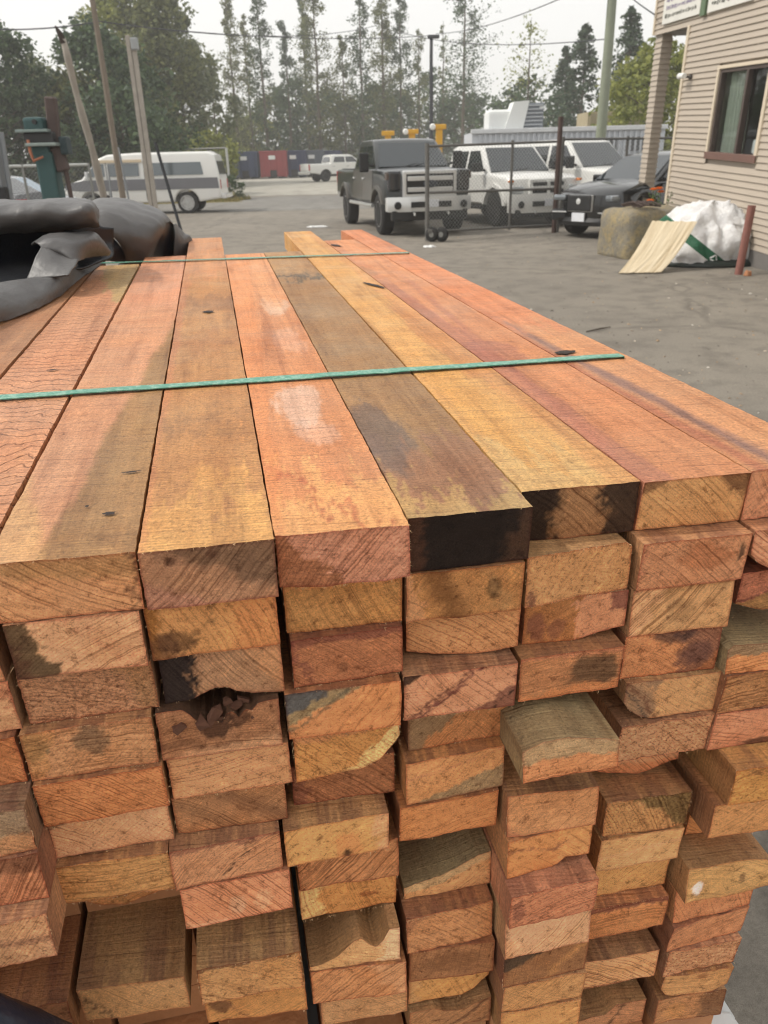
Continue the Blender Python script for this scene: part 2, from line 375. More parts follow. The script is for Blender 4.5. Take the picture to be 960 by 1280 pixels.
# column: [layer, s0, s1, uL, uR, base, coarse, (pith), top profile, bottom profile, stains, words]
B = {0: [
 (2, -.300, -.198, .529, .534, TAN, .2, (.3, .2), 0, 0, [], 'tan'),
 (3, -.299, -.196, .531, .535, PALE, .3, (.3, .9), 0, 0, [('hp', 1, .2, 1.02, .10, RED, .8)], 'pale pinkish red-edged'),
 (4, -.304, -.201, .529, .530, BRN, .2, (.2, .1), 0, 0, [('hp', 1, 0, .7, .5, ORG, .6)], 'brownish orange'),
 (5, -.297, -.199, .502, .503, GRY, .5, (.4, .2), 0, 0, [('hp', 0, -1, -.45, .35, TAN, .9), ('hp', -1, -.6, -.75, .3, OLV, .6)], 'greyish saw-hatched'),
 (6, -.302, -.199, .501, .499, RED, .3, (.2, .7), 0, 0, [('hp', 0, 1, .62, .4, DK, .6)], 'dark reddish brown'),
 (7, -.303, -.199, .480, .481, PALE, .4, (.1, .8), 0, 0, [('st', .3, 1, .72, .14, PUR, .5)], 'pale protruding'),
 (10, -.315, -.2145, .512, .508, BRN, .2, (.6, .4), 0, 0, [('hp', 0, -1, -.3, .5, RED, .5)], 'brown')],
1: [
 (1, -.192, -.0848, .537, .534, TAN, .1, (.65, .95), 0, 0, [('hp', .25, 1, .72, .5, OLV, .75), ('st', 1, 0, .965, .03, DK, .8)], 'tan'),
 (2, -.190, -.089, .534, .530, PALE, .12, (.62, .3), 0, 0, [('hp', -1, -.22, -.35, .10, (92, 72, 48), .95), ('hp', -1, -.22, -.16, .12, DK, .7), ('st', 1, .5, .92, .03, RED, .7), ('st', 1, .5, 1.03, .03, RED, .5)], 'pale pinkish dark-banded'),
 (3, -.192, -.088, .540, .537, (196, 146, 112), 1.0, (.4, .2), 0, 0, [('hp', 1, .2, .85, .3, OLV, .5)], 'coarse grainy pinkish'),
 (4, -.199, -.095, .530, .529, TAN, .5, (.5, .25), 0, 0, [('bl', .06, .72, .16, .45, (92, 84, 60), .9), ('bl', .52, .72, .16, .4, (96, 80, 62), .8), ('hp', -1, .2, -.08, .12, GOLD, .5)], 'tan grey-blotched'),
 (5, -.198, -.093, .525, .526, ORG, .35, (.1, .1), 0, 0, [], 'orange'),
 (6, -.200, -.096, .537, .536, PALE, .05, (.2, .2), 0, 0, [('st', 1, .3, .62, .25, TAN, .6), ('hp', -1, 1, .72, .1, DK, .6)], 'pale smooth'),
 (7, -.202, -.1015, .529, .525, (204, 154, 92), .35, (.5, .95), 0, [(0, .04), (.3, 0), (.7, .06), (.85, .02), (1, 0)], [], 'golden tan'),
 (8, -.205, -.103, .562, .556, (150, 84, 48), .1, (.7, .2), 0, [(0, .45), (.18, .1), (.45, 0), (.75, .22), (1, .5)], [('st', 1, .5, .55, .12, BLK, .8), ('st', 1, .5, .95, .10, BLK, .8), ('hp', 0, -1, -.28, .2, GOLD, .6)], 'dark red streaked recessed'),
 (10, -.209, -.106, .516, .508, (190, 146, 94), .15, (.75, .8), 0, 0, [('st', 1, .3, .25, .03, DK, .7)], 'olive tan protruding')],
2: [
 (1, -.083, .0185, .530, .528, (158, 118, 92), .1, (.1, .9), 0, 0, [('hp', .6, .6, .62, .5, (104, 80, 60), .8), ('hp', -1, -1, -.55, .4, (176, 126, 104), .7), ('bl', .22, .80, .05, .09, DK, .9), ('bl', .53, .86, .05, .1, DK, .9)], 'grey-brown'),
 (2, -.087, .0165, .535, .534, GOLD, .2, (.28, .42), 0, 0, [('hp', 1, 0, .62, .4, ORG, .5), ('bl', .20, .28, .24, .22, (70, 44, 26), .85), ('st', 1, -.35, .24, .03, BLK, .5), ('hp', -1, .0, -.12, .2, (150, 98, 40), .8), ('bl', .05, .1, .18, .4, DK, .7)], 'golden dark-ringed'),
 (3, -.084, .0165, .542, .535, (160, 124, 94), .05, (.9, .75), 0, [(0, .0), (.22, .02), (.30, .12), (.42, .24), (.52, .22), (.60, .12), (.72, .06), (1, .0)], [('hp', -1, 0, -.30, .18, (40, 34, 34), .97), ('hp', 1, .3, .98, .15, TAN, .6)], 'grey-brown black-ended'),
 (4, -.093, .0105, .531, .527, (146, 102, 72), .15, (.5, .05), [(0, 1), (.22, 1), (.28, .86), (.33, .70), (.38, .74), (.42, .60), (.46, .72), (.52, .62), (.57, .84), (.62, .86), (.66, .70), (.72, .86), (.78, .82), (.83, .96), (1, 1)], 0, [('bl', .46, .82, .20, .42, (52, 32, 24), .98), ('bl', .68, .88, .14, .22, (64, 40, 28), .9), ('st', .1, 1, .28, .12, DK, .5), ('hp', .3, -1, -.05, .2, PALE, .4)], 'brown rotten-holed'),
 (5, -.091, .0155, .534, .530, (218, 164, 116), .25, (.45, .75), 0, 0, [('st', .05, 1, .8, .04, RED, .5), ('st', .05, 1, .5, .04, RED, .4)], 'pale orange'),
 (6, -.094, .0085, .540, .536, (170, 122, 82), .05, (.1, .1), 0, 0, [('st', .9, .6, .95, .3, (128, 90, 62), .7), ('st', .9, .6, .5, .2, (132, 96, 66), .5)], 'smooth brown'),
 (7, -.102, -.0005, .523, .526, (204, 148, 108), .15, (.6, .4), 0, 0, [('st', 1, -.35, .44, .018, BLK, .9), ('hp', 0, 1, .9, .08, PUR, .5)], 'pinkish tan dark-nicked'),
 (8, -.099, .0045, .521, .522, (214, 146, 108), .1, (.2, .3), 0, 0, [('bl', .50, .35, .10, .28, (234, 188, 150), .8), ('bl', .72, .35, .10, .3, (230, 182, 140), .7), ('st', .25, 1, .1, .08, (230, 182, 140), .6)], 'pinkish orange pale-flecked'),
 (10, -.096, .0065, .510, .507, (210, 162, 106), .45, (.3, .1), 0, 0, [('hp', 0, 1, .92, .06, DK, .7), ('hp', 1, 0, .6, .4, GOLD, .4)], 'tan wide-topped'),
 (11, -.096, .0085, .520, .512, (196, 138, 72), .1, (.3, .9), 0, 0, [('bl', .16, .5, .12, .3, DK, .9), ('st', 1, .3, .4, .05, BRN, .6)], 'golden brown')],
3: [
 (1, .0195, .1255, .535, .528, (212, 150, 126), .35, (.95, .3), 0, [(0, .04), (.38, -.02), (.55, .02), (.8, .0), (1, .05)], [('hp', -1, -.45, -.50, .06, (168, 112, 78), .95)], 'salmon pink'),
 (2, .022, .1225, .547, .543, (190, 138, 74), .3, (.95, .65), 0, 0, [('hp', 1, .2, .85, .1, GOLD, .5), ('hp', 0, 1, .85, .15, ORG, .6)], 'golden tan'),
 (3, .024, .1215, .537, .538, (170, 106, 72), .25, (.1, .1), 0, 0, [('st', 1, .2, .18, .06, PUR, .6), ('bl', .45, .3, .06, .18, DK, .5), ('hp', 0, 1, .84, .12, PUR, .6)], 'red-brown'),
 (4, .015, .117, .531, .527, (222, 150, 92), .15, (.2, .75), 0, 0, [('hp', -1, .75, .14, .07, (158, 136, 98), .95), ('hp', -1, .75, .34, .12, (84, 88, 92), .9), ('st', 1, -.75, -.13, .05, (92, 84, 68), .7)], 'orange blue-stained'),
 (5, .0185, .1175, .531, .537, (216, 154, 82), .45, (.9, .9), 0, [(0, .0), (.62, .0), (.80, .16), (.92, .42), (1, .62)], [('hp', 1, -.7, .45, .2, (240, 206, 136), .9), ('hp', 0, 1, .82, .15, RED, .5)], 'bright golden wane-edged'),
 (6, .015, .1145, .552, .549, (160, 104, 70), .4, (.2, .2), 0, 0, [('hp', -1, 0, -.15, .15, PUR, .5)], 'red-brown recessed'),
 (7, .002, .103, .525, .525, (222, 170, 98), 0, (.56, .46), 0, 0, [('bl', .60, .25, .16, .5, ORG, .7), ('bl', .33, .62, .035, .09, (120, 70, 34), .9), ('bl', .585, .06, .05, .16, BLK, .95), ('hp', 1, 0, .85, .2, PALE, .6)], 'pale golden knot-notched'),
 (8, .012, .1145, .539, .534, (190, 130, 84), .3, (.2, .9), 0, 0, [], 'orange-brown'),
 (9, .011, .1125, .541, .540, (214, 150, 78), .35, (.9, .6), 0, 0, [('hp', -1, .1, -.20, .15, (236, 196, 128), .9), ('bl', .72, .45, .12, .12, (140, 66, 34), .7)], 'golden pale-ended'),
 (10, .014, .110, .521, .513, (222, 176, 118), .1, (.6, .9), [(0, .06), (.12, .10), (.30, .30), (.50, .72), (.58, .78), (.66, .55), (.74, .40), (.82, .62), (.88, .96), (1, 1)], 0, [('hp', 1, 0, .8, .2, WHT, .6)], 'pale split wane'),
 (11, .014, .1155, .518, .508, (204, 142, 92), .15, (.85, .1), 0, 0, [('hp', 1, .2, .85, .2, PALE, .5)], 'orange-brown protruding'),
 (12, .022, .118, .520, .516, (198, 152, 104), .2, (.5, .9), 0, 0, [], 'tan lowest')],
4: [
 (1, .1265, .2315, .539, .536, (36, 27, 22), .1, (.4, .1), 0, 0, [('hp', -1, 0, -.14, .15, DK, .5), ('hp', 1, -.2, .7, .35, (84, 60, 44), .7)], 'black-stained'),
 (2, .124, .2275, .538, .534, (180, 126, 68), .15, (.72, .35), 0, 0, [('hp', -1, -.2, -.22, .18, TAN, .8), ('st', 1, .25, .47, .2, (112, 72, 36), .8), ('bl', .75, .55, .08, .3, (78, 60, 36), .9), ('st', 1, .2, .88, .08, OLV, .6)], 'olive golden'),
 (3, .128, .2300, .557, .542, (216, 158, 106), .3, (.3, .1), 0, [(0, .12), (.3, .05), (.62, .0), (.75, .04), (1, .14)], [], 'orange tan ring-grained'),
 (4, .1195, .2255, .532, .529, (218, 158, 122), .05, (.95, .9), 0, 0, [('st', 1, -.55, .13, .06, PUR, .9), ('st', 1, -.55, .05, .035, (86, 40, 40), .8), ('hp', 1, -.55, .66, .10, (98, 52, 50), .7), ('hp', -1, .9, .70, .1, BLK, .9), ('st', 1, -.5, .8, .03, BLK, .9)], 'pinkish purple-streaked'),
 (5, .127, .2275, .547, .548, (180, 120, 70), .1, (.1, .9), 0, 0, [('hp', -1, .55, -.10, .08, (140, 114, 82), .9)], 'brown grey-cornered'),
 (6, .1205, .2205, .529, .533, (222, 158, 98), .25, (.1, .95), 0, 0, [('hp', 1, -1.6, .10, .06, (158, 132, 96), .9), ('st', -.35, 1, .55, .05, RED, .6)], 'orange grey-cornered'),
 (7, .1135, .215, .528, .529, (212, 140, 80), .1, (.6, .1), 0, 0, [], 'smooth orange'),
 (9, .1205, .2165, .543, .542, (210, 160, 104), .0, (.9, .2), [(0, .28), (.3, .46), (.6, .66), (.85, .92), (1, .97)], 0, [('hp', -.4, 1, .40, .10, (196, 166, 120), .8)], 'bark-edged grey-topped'),
 (10.05, .117, .2135, .518, .520, (204, 144, 94), .4, (.1, .2), 0, 0, [('hp', -1, 1, .6, .3, PUR, .3)], 'tan orange'),
 (11, .120, .2145, .518, .511, (138, 92, 56), .05, (.2, .6), 0, 0, [('bl', .5, .5, .4, .4, (108, 70, 42), .6)], 'smooth dark brown'),
 (12, .120, .2145, .522, .521, (216, 160, 88), .05, (.2, .4), 0, [(0, 0), (.66, 0), (.82, .12), (1, .46)], [('hp', -1, 0, -.15, .2, (206, 160, 110), .5)], 'golden chamfered'),
 (13, .120, .216, .520, .515, (166, 118, 76), .3, (.1, .8), [(0, .9), (.3, .92), (.45, .74), (.6, .72), (.75, .86), (1, 1)], 0, [('st', 1, -.4, .5, .08, DK, .7), ('st', 1, -.4, .8, .06, DK, .6)], 'brown ridged lowest')],
5: [
 (1, .233, .3420, .566, .562, (132, 100, 66), .1, (.2, .05), 0, 0, [('hp', -1, .05, -.34, .35, BLK, .95), ('hp', 1, .1, .74, .25, (46, 36, 30), .9)], 'olive black-sided'),
 (2, .231, .3345, .539, .547, (218, 162, 104), .55, (.1, .7), [(0, 1), (.93, 1), (1, .88)], 0, [('bl', .06, .12, .06, .3, PUR, .8)], 'pale tan saw-marked'),
 (3, .237, .336, .552, .545, (206, 142, 104), .1, (.6, .3), 0, [(0, .0), (.5, .0), (.75, .12), (1, .22)], [('hp', -1, -.05, -.54, .04, (176, 118, 68), .95), ('bl', .12, .4, .12, .4, PUR, .7), ('bl', .33, .3, .10, .3, PUR, .55), ('hp', 1, .3, 1.08, .1, PUR, .7)], 'half pink half speckled'),
 (4, .229, .3305, .533, .531, (186, 126, 82), .15, (.5, .1), 0, 0, [('bl', .72, .55, .32, .42, (72, 62, 46), .92), ('hp', .1, -1, -.15, .2, ORG, .6), ('hp', 0, 1, .88, .08, RED, .6)], 'brown dark-patched'),
 (5, .2185, .312, .487, .485, (214, 144, 92), .2, (.5, .1), [(0, .62), (.2, .78), (.45, .84), (.7, .72), (.85, .66), (1, .60)], 0, [('hp', 0, 1, .52, .12, (178, 150, 110), .9)], 'grey bark-topped'),
 (7, .2185, .3125, .515, .509, (206, 148, 98), .12, (.8, .05), 0, 0, [('hp', -1, -.5, -.2, .15, RED, .6)], 'tan orange smooth'),
 (8, .2185, .3125, .506, .512, (218, 150, 86), .2, (.2, .2), 0, [(0, 0), (.55, .0), (.7, .22), (1, .10)], [('st', .3, 1, .72, .07, PUR, .6), ('hp', 1, 0, .62, .05, (226, 168, 106), .7)], 'golden orange'),
 (9, .2165, .3115, .485, .487, (216, 142, 106), .5, (.6, .2), 0, 0, [('bl', .1, .5, .08, .5, PUR, .6)], 'salmon wide-topped'),
 (10.05, .2165, .3125, .492, .491, (220, 176, 134), .05, (.05, .95), 0, 0, [('hp', -1, 0, -.08, .12, TAN, .6)], 'pale ring-grained'),
 (11.05, .217, .314, .491, .492, (130, 88, 52), .05, (.9, .5), 0, 0, [('hp', -1, 1, .45, .25, (70, 56, 42), .9), ('st', 1, -.5, .5, .1, GOLD, .4)], 'dark olive brown'),
 (12.05, .220, .3155, .493, .490, (204, 154, 96), .12, (.1, .9), 0, 0, [], 'tan'),
 (13.05, .220, .315, .494, .490, (214, 158, 92), .2, (.4, .9), 0, 0, [], 'golden lowest')],
6: [
 (1, .3435, .4465, .561, .557, (206, 158, 100), .05, (.1, .02), 0, 0, [('hp', -1, 1, .72, .2, DK, .7), ('hp', 1, .6, 1.28, .2, DK, .7)], 'tan arc-grained'),
 (2, .339, .4455, .540, .536, (198, 138, 100), .2, (.1, .2), 0, 0, [('bl', .60, .60, .28, .35, (170, 106, 68), .8), ('hp', -1, 0, -.04, .06, RED, .8), ('bl', .935, .62, .022, .24, BLK, .98)], 'reddish brown black-marked'),
 (3, .338, .4395, .542, .538, (192, 148, 98), .05, (.05, .8), 0, 0, [('bl', .5, .45, .2, .3, (126, 92, 58), .5), ('st', -.2, 1, .82, .12, OLV, .7), ('hp', -1, .2, -.12, .12, PALE, .6)], 'olive tan'),
 (4, .337, .4355, .543, .537, (214, 144, 94), .35, (.3, .1), 0, 0, [('hp', .8, 0, .46, .1, (104, 70, 64), .7), ('bl', .52, .9, .3, .2, (72, 56, 54), .9), ('bl', .78, .45, .22, .3, (96, 66, 62), .7), ('hp', 1, -.5, .78, .2, ORG, .5)], 'orange purple-patched'),
 (5, .341, .4425, .537, .533, (212, 166, 112), .05, (.1, .1), 0, [(0, .52), (.06, .34), (.16, .14), (.3, .02), (1, 0)], [('hp', -1, .1, -.30, .08, (150, 118, 90), .9), ('st', 1, .4, .38, .06, (110, 70, 50), .8), ('st', 1, .4, .25, .04, (80, 70, 62), .9), ('st', 1, .5, .62, .08, (220, 170, 120), .5)], 'yellow-tan bark-cornered'),
 (6, .340, .4415, .534, .532, (224, 170, 126), 1.0, (.2, .2), 0, 0, [], 'pale orange coarse'),
 (7, .340, .4335, .566, .562, (206, 132, 86), .1, (.1, .1), 0, [(0, .2), (.5, 0), (1, .25)], [('st', .3, 1, .5, .2, PALE, .6)], 'orange deeply recessed'),
 (8, .336, .4325, .532, .527, (212, 162, 104), .8, (.1, .4), 0, 0, [('hp', 1, .6, .92, .2, (120, 100, 60), .85)], 'tan diagonal-sawn'),
 (9, .3335, .4305, .529, .526, (222, 178, 118), .0, (.9, .1), 0, 0, [('st', -.3, 1, .35, .1, PALE, .5)], 'smooth pale yellow'),
 (10, .333, .428, .537, .534, (216, 166, 98), .05, (.9, .1), 0, 0, [], 'golden thin-edged'),
 (11, .327, .4245, .521, .520, (196, 128, 74), .2, (.5, .05), 0, 0, [('hp', 0, 1, .85, .1, PUR, .7)], 'orange-brown arc-grained'),
 (13, .333, .4305, .527, .524, (218, 168, 116), .05, (.3, .2), 0, 0, [('st', .6, 1, .8, .2, (190, 140, 92), .6)], 'pale peach protruding'),
 (14, .335, .4305, .552, .552, (164, 112, 74), .1, (.8, .6), [(0, .7), (.28, .74), (.32, .98), (.85, 1), (.9, .72), (1, .66)], 0, [('bl', .6, .55, .3, .4, (206, 144, 92), .8), ('hp', -1, 0, -.3, .1, (110, 84, 60), .8)], 'brown broken'),
 (15, .338, .432, .530, .530, (172, 118, 80), .2, (.6, .9), [(0, .6), (.4, .66), (.55, .95), (1, .9)], 0, [('st', 1, -.2, .45, .06, BLK, .7)], 'splintered brown lowest')],
7: [
 (1, .448, .5480, .559, .560, (206, 146, 110), .1, (.9, .8), 0, 0, [('st', 1, -.3, .2, .04, RED, .6), ('st', 1, -.3, .32, .03, RED, .6)], 'pink-tan'),
 (2, .4485, .552, .538, .534, (220, 160, 126), .2, (.2, .2), 0, [(0, .52), (.1, .30), (.25, .12), (.5, .0), (1, 0)], [('st', 1, -.3, .12, .03, RED, .8), ('st', 1, -.3, .25, .03, RED, .7)], 'pink wane-cornered'),
 (3, .4525, .552, .548, .546, (172, 100, 80), .15, (.5, .2), 0, [(0, .3), (.3, .1), (1, .0)], [('hp', 1.2, -1, -.05, .08, (156, 116, 70), .95), ('hp', 1, -1.5, .55, .08, CHAR, .9), ('st', 1.2, -1, -.08, .05, PUR, .9)], 'red and olive wane-edged'),
 (4, .439, .5365, .528, .523, (216, 146, 90), .2, (.5, .2), [(0, .55), (.06, .64), (.5, .58), (1, .62)], 0, [('hp', 0, 1, .60, .05, (142, 120, 90), .9)], 'thin grey-topped orange'),
 (5, .440, .543, .526, .526, (178, 128, 82), .45, (.5, .1), 0, 0, [], 'rough brown'),
 (6, .441, .541, .530, .525, (208, 142, 108), .05, (.4, .05), 0, 0, [('bl', .62, .05, .3, .16, BLK, .9)], 'salmon ring-grained'),
 (7, .454, .5565, .500, .496, (214, 156, 78), .6, (.6, .2), 0, 0, [('bl', .5, .9, .4, .2, BRN, .5)], 'bright yellow protruding'),
 (8, .444, .5475, .505, .499, (208, 152, 92), .05, (.3, .9), 0, 0, [('bl', .95, .6, .25, .7, (90, 66, 46), .8), ('st', 1, .2, .85, .1, BRN, .6)], 'tan orange hatched'),
 (9, .455, .545, .552, .548, (214, 148, 86), .2, (.2, .2), 0, 0, [], 'orange recessed'),
 (10, .4345, .5385, .509, .505, (198, 158, 96), .05, (.4, .05), [(0, 1), (.6, 1), (.9, .93), (1, .82)], [(0, .02), (.5, -.02), (1, .12)], [('bl', .14, .36, .08, .22, (236, 232, 230), .9), ('bl', .66, .45, .05, .16, DK, .7), ('st', .1, 1, .15, .08, OLV, .6)], 'pale olive white-spotted'),
 (11, .4345, .5385, .521, .522, (214, 144, 98), .3, (.1, .4), 0, 0, [], 'orange-tan'),
 (12, .4345, .538, .516, .522, (200, 136, 94), .08, (.6, .05), 0, 0, [('st', -.2, 1, .9, .05, PUR, .4)], 'orange-brown'),
 (13, .439, .535, .519, .517, (226, 168, 124), 1.0, (.4, .2), 0, 0, [], 'pale pink coarse'),
 (14, .443, .533, .522, .514, (204, 154, 96), .15, (.5, .9), 0, [(0, .4), (.08, .16), (.25, .02), (.8, 0), (1, .22)], [('bl', .55, .82, .1, .14, (150, 90, 52), .7)], 'golden tan round-cornered'),
 (15, .442, .535, .523, .516, (180, 128, 82), .3, (.5, .1), 0, 0, [('bl', .3, .4, .2, .4, GOLD, .6), ('hp', 1, 0, .6, .4, (104, 74, 52), .7)], 'brown dark-ended lowest')],
}
# top layer: slope of the long edges, length to the far end, top colour, stains down the face (b = metres / 2), ripple
TOPL = {
 -1: ((0, 0), 1.75, (176, 122, 84), [('st', 1, .1, .5, .25, (150, 98, 66), .6)], 0, 'brown fine-grained'),
 0: ((0, -.001), 1.56, (206, 142, 104), [('hp', .25, 1, .76, .06, (190, 156, 104), .95), ('hp', -1, .2, -.10, .3, (190, 130, 94), .6), ('bl', .55, .30, .4, .18, (216, 150, 112), .6)], .75, 'orange ridged'),
 1: ((-.0005, -.0008), 1.69, (206, 144, 106), [('hp', 1, -1.6, .30, .25, (158, 118, 72), .9), ('hp', 0, 1, .45, .4, (216, 146, 110), .8), ('hp', -1, -5, -.45, .3, (208, 160, 106), .7)], 0, 'salmon pink'),
 2: ((-.0007, -.002), 2.10, (190, 134, 82), [('st', 0, 1, .14, .03, (146, 104, 70), .5), ('st', 0, 1, .50, .06, (140, 94, 62), .6), ('st', 0, 1, .34, .05, (176, 116, 70), .6), ('hp', 0, -1, -.06, .08, (216, 160, 92), .8), ('hp', -1, .2, -.05, .2, (200, 126, 84), .6), ('hp', 0, 1, .62, .3, (208, 140, 92), .8)], 0, 'golden tan'),
 3: ((-.0015, -.0035), 1.67, (214, 140, 90), [('bl', .50, .165, .34, .045, (226, 188, 172), .6), ('bl', .60, .115, .30, .025, (220, 176, 158), .45), ('bl', .65, .32, .3, .05, (222, 160, 128), .7), ('bl', .7, .47, .25, .05, (230, 190, 166), .6), ('hp', 0, -1, -.045, .05, (230, 166, 104), .9), ('st', .1, 1, .08, .015, (176, 88, 56), .7), ('hp', 0, 1, .45, .25, (228, 158, 108), .85), ('hp', -1, .6, -.10, .2, (224, 138, 78), .5)], 0, 'bright orange pale-patched'),
 4: ((-.0032, -.0070), 1.67, (164, 122, 80), [('hp', 0, -1, -.10, .1, (158, 112, 86), .8), ('hp', 0, -1, -.018, .03, (188, 150, 96), .9), ('bl', .12, .10, .35, .07, (112, 92, 86), .7), ('st', 0, 1, .615, .03, (84, 72, 56), .85), ('hp', 0, 1, .66, .08, (180, 134, 86), .9)], 0, 'grey-brown dark-banded'),
 5: ((-.0067, -.0160), 2.14, (216, 160, 92), [('hp', 0, -1, -.05, .08, (214, 172, 112), .8), ('bl', .8, .3, .25, .2, (210, 138, 84), .6), ('bl', .3, .12, .3, .1, (208, 150, 74), .6), ('hp', 1, .0, .75, .3, (208, 144, 88), .6)], 0, 'golden yellow'),
 6: ((-.0157, -.0205), 1.86, (206, 136, 92), [('hp', -1, .0, -.28, .15, (172, 108, 92), .6), ('bl', .6, .13, .3, .09, (212, 140, 94), .7), ('bl', .3, .23, .4, .05, (160, 98, 90), .5), ('st', 1, -1.2, .0, .12, (178, 108, 88), .55), ('bl', .1, .62, .16, .05, (100, 78, 66), .8), ('hp', 0, 1, .5, .3, (220, 146, 96), .6)], 0, 'red-orange'),
 7: ((-.0202, -.0345), 2.12, (208, 144, 100), [('st', 1, .9, .38, .16, (128, 100, 104), .75), ('st', 1, .6, .12, .14, (170, 96, 70), .8), ('hp', 0, 1, .28, .2, (216, 134, 90), .8)], 0, 'orange purple-shaded'),
}
ORD = {0: 'leftmost', 1: 'second', 2: 'third', 3: 'fourth', 4: 'fifth', 5: 'sixth', 6: 'seventh', 7: 'rightmost'}
NUM = ['zeroth', 'top', 'second', 'third', 'fourth', 'fifth', 'sixth', 'seventh', 'eighth', 'ninth', 'tenth', 'eleventh', 'twelfth', 'thirteenth', 'fourteenth', 'fifteenth']
GRP = 'sawn boards in the strapped stack'
def shade(c, f): return tuple(min(255, v * f) for v in c)
def place_board(col, rec, T, words, hero=None, hid=False):
    k, s0, s1, uL, uR, base, coarse, pith, zt, zb, st, _ = rec
    Wd = s1 - s0 - (.0005 if hero else .0012); seed = int(col * 100 + k * 7 + 1000); rnd = random.Random(seed)
    yaw = (uR - uL) / Wd; u = (uL + uR) / 2
    if hero: slope, L, tcol, tst, rip = hero[:5]
    else: slope, L, tcol, tst, rip = ((-.003, -.003), rnd.uniform(1.62, 1.95), shade(tuple(.55 * b + .45 * o for b, o in zip(base, rnd.choice([ORG, TAN, PINK, RED]))), rnd.uniform(.92, 1.06)), [], 0)
    wpx = not hid
    if not hero and isinstance(zt, list) and min(v for _, v in zt) < .9: tcol = (96, 66, 48) if col == 2 else (168, 142, 106) if k in (9, 5, 4) else (186, 140, 96)
    elif not hero: tst = [('hp', 0, -1, -.004, .006, PUR, .45)]
    pc = (.5 + (pith[0] - .5) * 1.9 * (1.0), .5 + (pith[1] - .5) * 1.7)
    pc = (min(1, max(0, pc[0])), min(1, max(0, pc[1])))
    me = board_mesh(Wd, T, L, yaw, slope, base, tcol, coarse, pc, zt or None, zb or None, st, tst, rip, seed, bool(hero), 44 if (zt or zb) else 40, 20)
    me.name = 'sawn_board'
    o = bpy.data.objects.new('sawn_board', me); C.objects.link(o)
    o.matrix_world = stack_matrix((s0 + s1) / 2, u, TOPW - TH * k)
    tag(o, words, 'board', GRP)
    n = rnd.choice([12, 25, 50]) + (60 if coarse > .3 else 0)
    f = obj('splinters', fibres(Wd, T, yaw, n, seed, zt or None, zb or None), M_FIB, o); f['kind'] = 'stuff'
    return o
hidden = []
M_ROT = plain('rotten_wood', (104, 68, 50), .9, var=.4, scale=200, bump=.4)
for col, recs in B.items():
    nk = len(recs); kk = [r[0] for r in recs]; prev = (1.0 if col == 0 else 0.0)
    if col == 0:      # the top board of this column ends left of the picture's edge
        place_board(0, (1, -.297, -.196, .533, .545, ORG, .2, (.4, .2), 0, 0, [], ''), TH - .0008, 'orange top-layer board with wavy raised ridges and a gouge, partly under the black tarpaulin', TOPL[0])
    for idx, r in enumerate(recs):
        gap = r[0] - prev
        while gap > 1.5:
            hidden.append((col, prev + 1, r[1], r[2])); prev += 1; gap = r[0] - prev
        T = TH * gap - .0009; prev = r[0]
        if r[0] == 1:
            t = TOPL[col]; wd = '%s top-layer board with %s end, %s column from left' % (t[5], r[11], ORD[col]) if col < 7 else '%s top-layer board along the right edge of the stack' % t[5]
            place_board(col, r, T, wd, t)
        else:
            wd = '%s board end, %s column%s, %s layer down' % (r[11].replace(' lowest', ''), ORD[col], '' if col in (0, 7) else ' from left', NUM[int(round(r[0]))])
            if 'lowest' in r[11]: wd = '%s board end, lowest showing in the %s column%s' % (r[11].replace(' lowest', ''), ORD[col], '' if col in (0, 7) else ' from left')
            pb_ = place_board(col, r, T, wd)
            if col == 2 and r[0] == 4:                       # crumbling lumps in the rotten pocket
                rq = random.Random(2)
                for q in range(11):
                    bm = box((0, 0, 0), (rq.uniform(.004, .012), rq.uniform(.004, .01), rq.uniform(.004, .013)), None, Matrix.Rotation(rq.uniform(-.6, .6), 3, 'Y') @ Matrix.Rotation(rq.uniform(-.5, .5), 3, 'Z'))
                    for v in bm.verts: v.co += V((rq.uniform(-1, 1), rq.uniform(-1, 1), rq.uniform(-1, 1))) * .0022
                    f_ = obj('rotten_lump', bm, M_ROT, pb_); f_.location = (-.034 + q * .0062, rq.uniform(.002, .014), T * rq.uniform(.58, .84))
    while prev < 15.5:
        hidden.append((col, prev + 1, recs[-1][1], recs[-1][2])); prev += 1
o = place_board(-1, (1, -.402, -.302, .53, .53, TAN, .2, (.4, .2), 0, 0, [], ''), TH - .0008, 'brown fine-grained top-layer board at far left, mostly covered by the black tarpaulin', TOPL[-1])
# boards of the same stack that nothing shows: one plain mass that carries the rest
bm = bmesh.new()
for col, k, a, b in hidden + [(-1, float(k), -.402, -.302) for k in range(2, 17)]:
    rec = .60 if k < 13.2 and col >= 0 else .525
    if col == 4 and k < 9: rec = .66
    L = 1.75; w = TOPW - TH * k
    M = stack_matrix((a + b) / 2, rec, w)
    x = (b - a) / 2 - .001; T = TH - .0015
    v = [bm.verts.new(M @ V((sx * x, y, z))) for sx in (-1, 1) for y in (0, L) for z in (0, T)]
    for q in ((0, 1, 5, 4), (2, 6, 7, 3), (0, 2, 3, 1), (4, 5, 7, 6), (1, 3, 7, 5), (0, 4, 6, 2)): bm.faces.new([v[i] for i in q])
bmesh.ops.recalc_face_normals(bm, faces=bm.faces[:])
M_INNER = plain('inner_boards', (178, 122, 80), .75, var=.35, scale=14, bump=.3)
o = kind(obj('stacked_boards', bm, M_INNER), 'stuff'); tag(o, 'sawn boards packed deep inside and low down in the stack', 'boards')
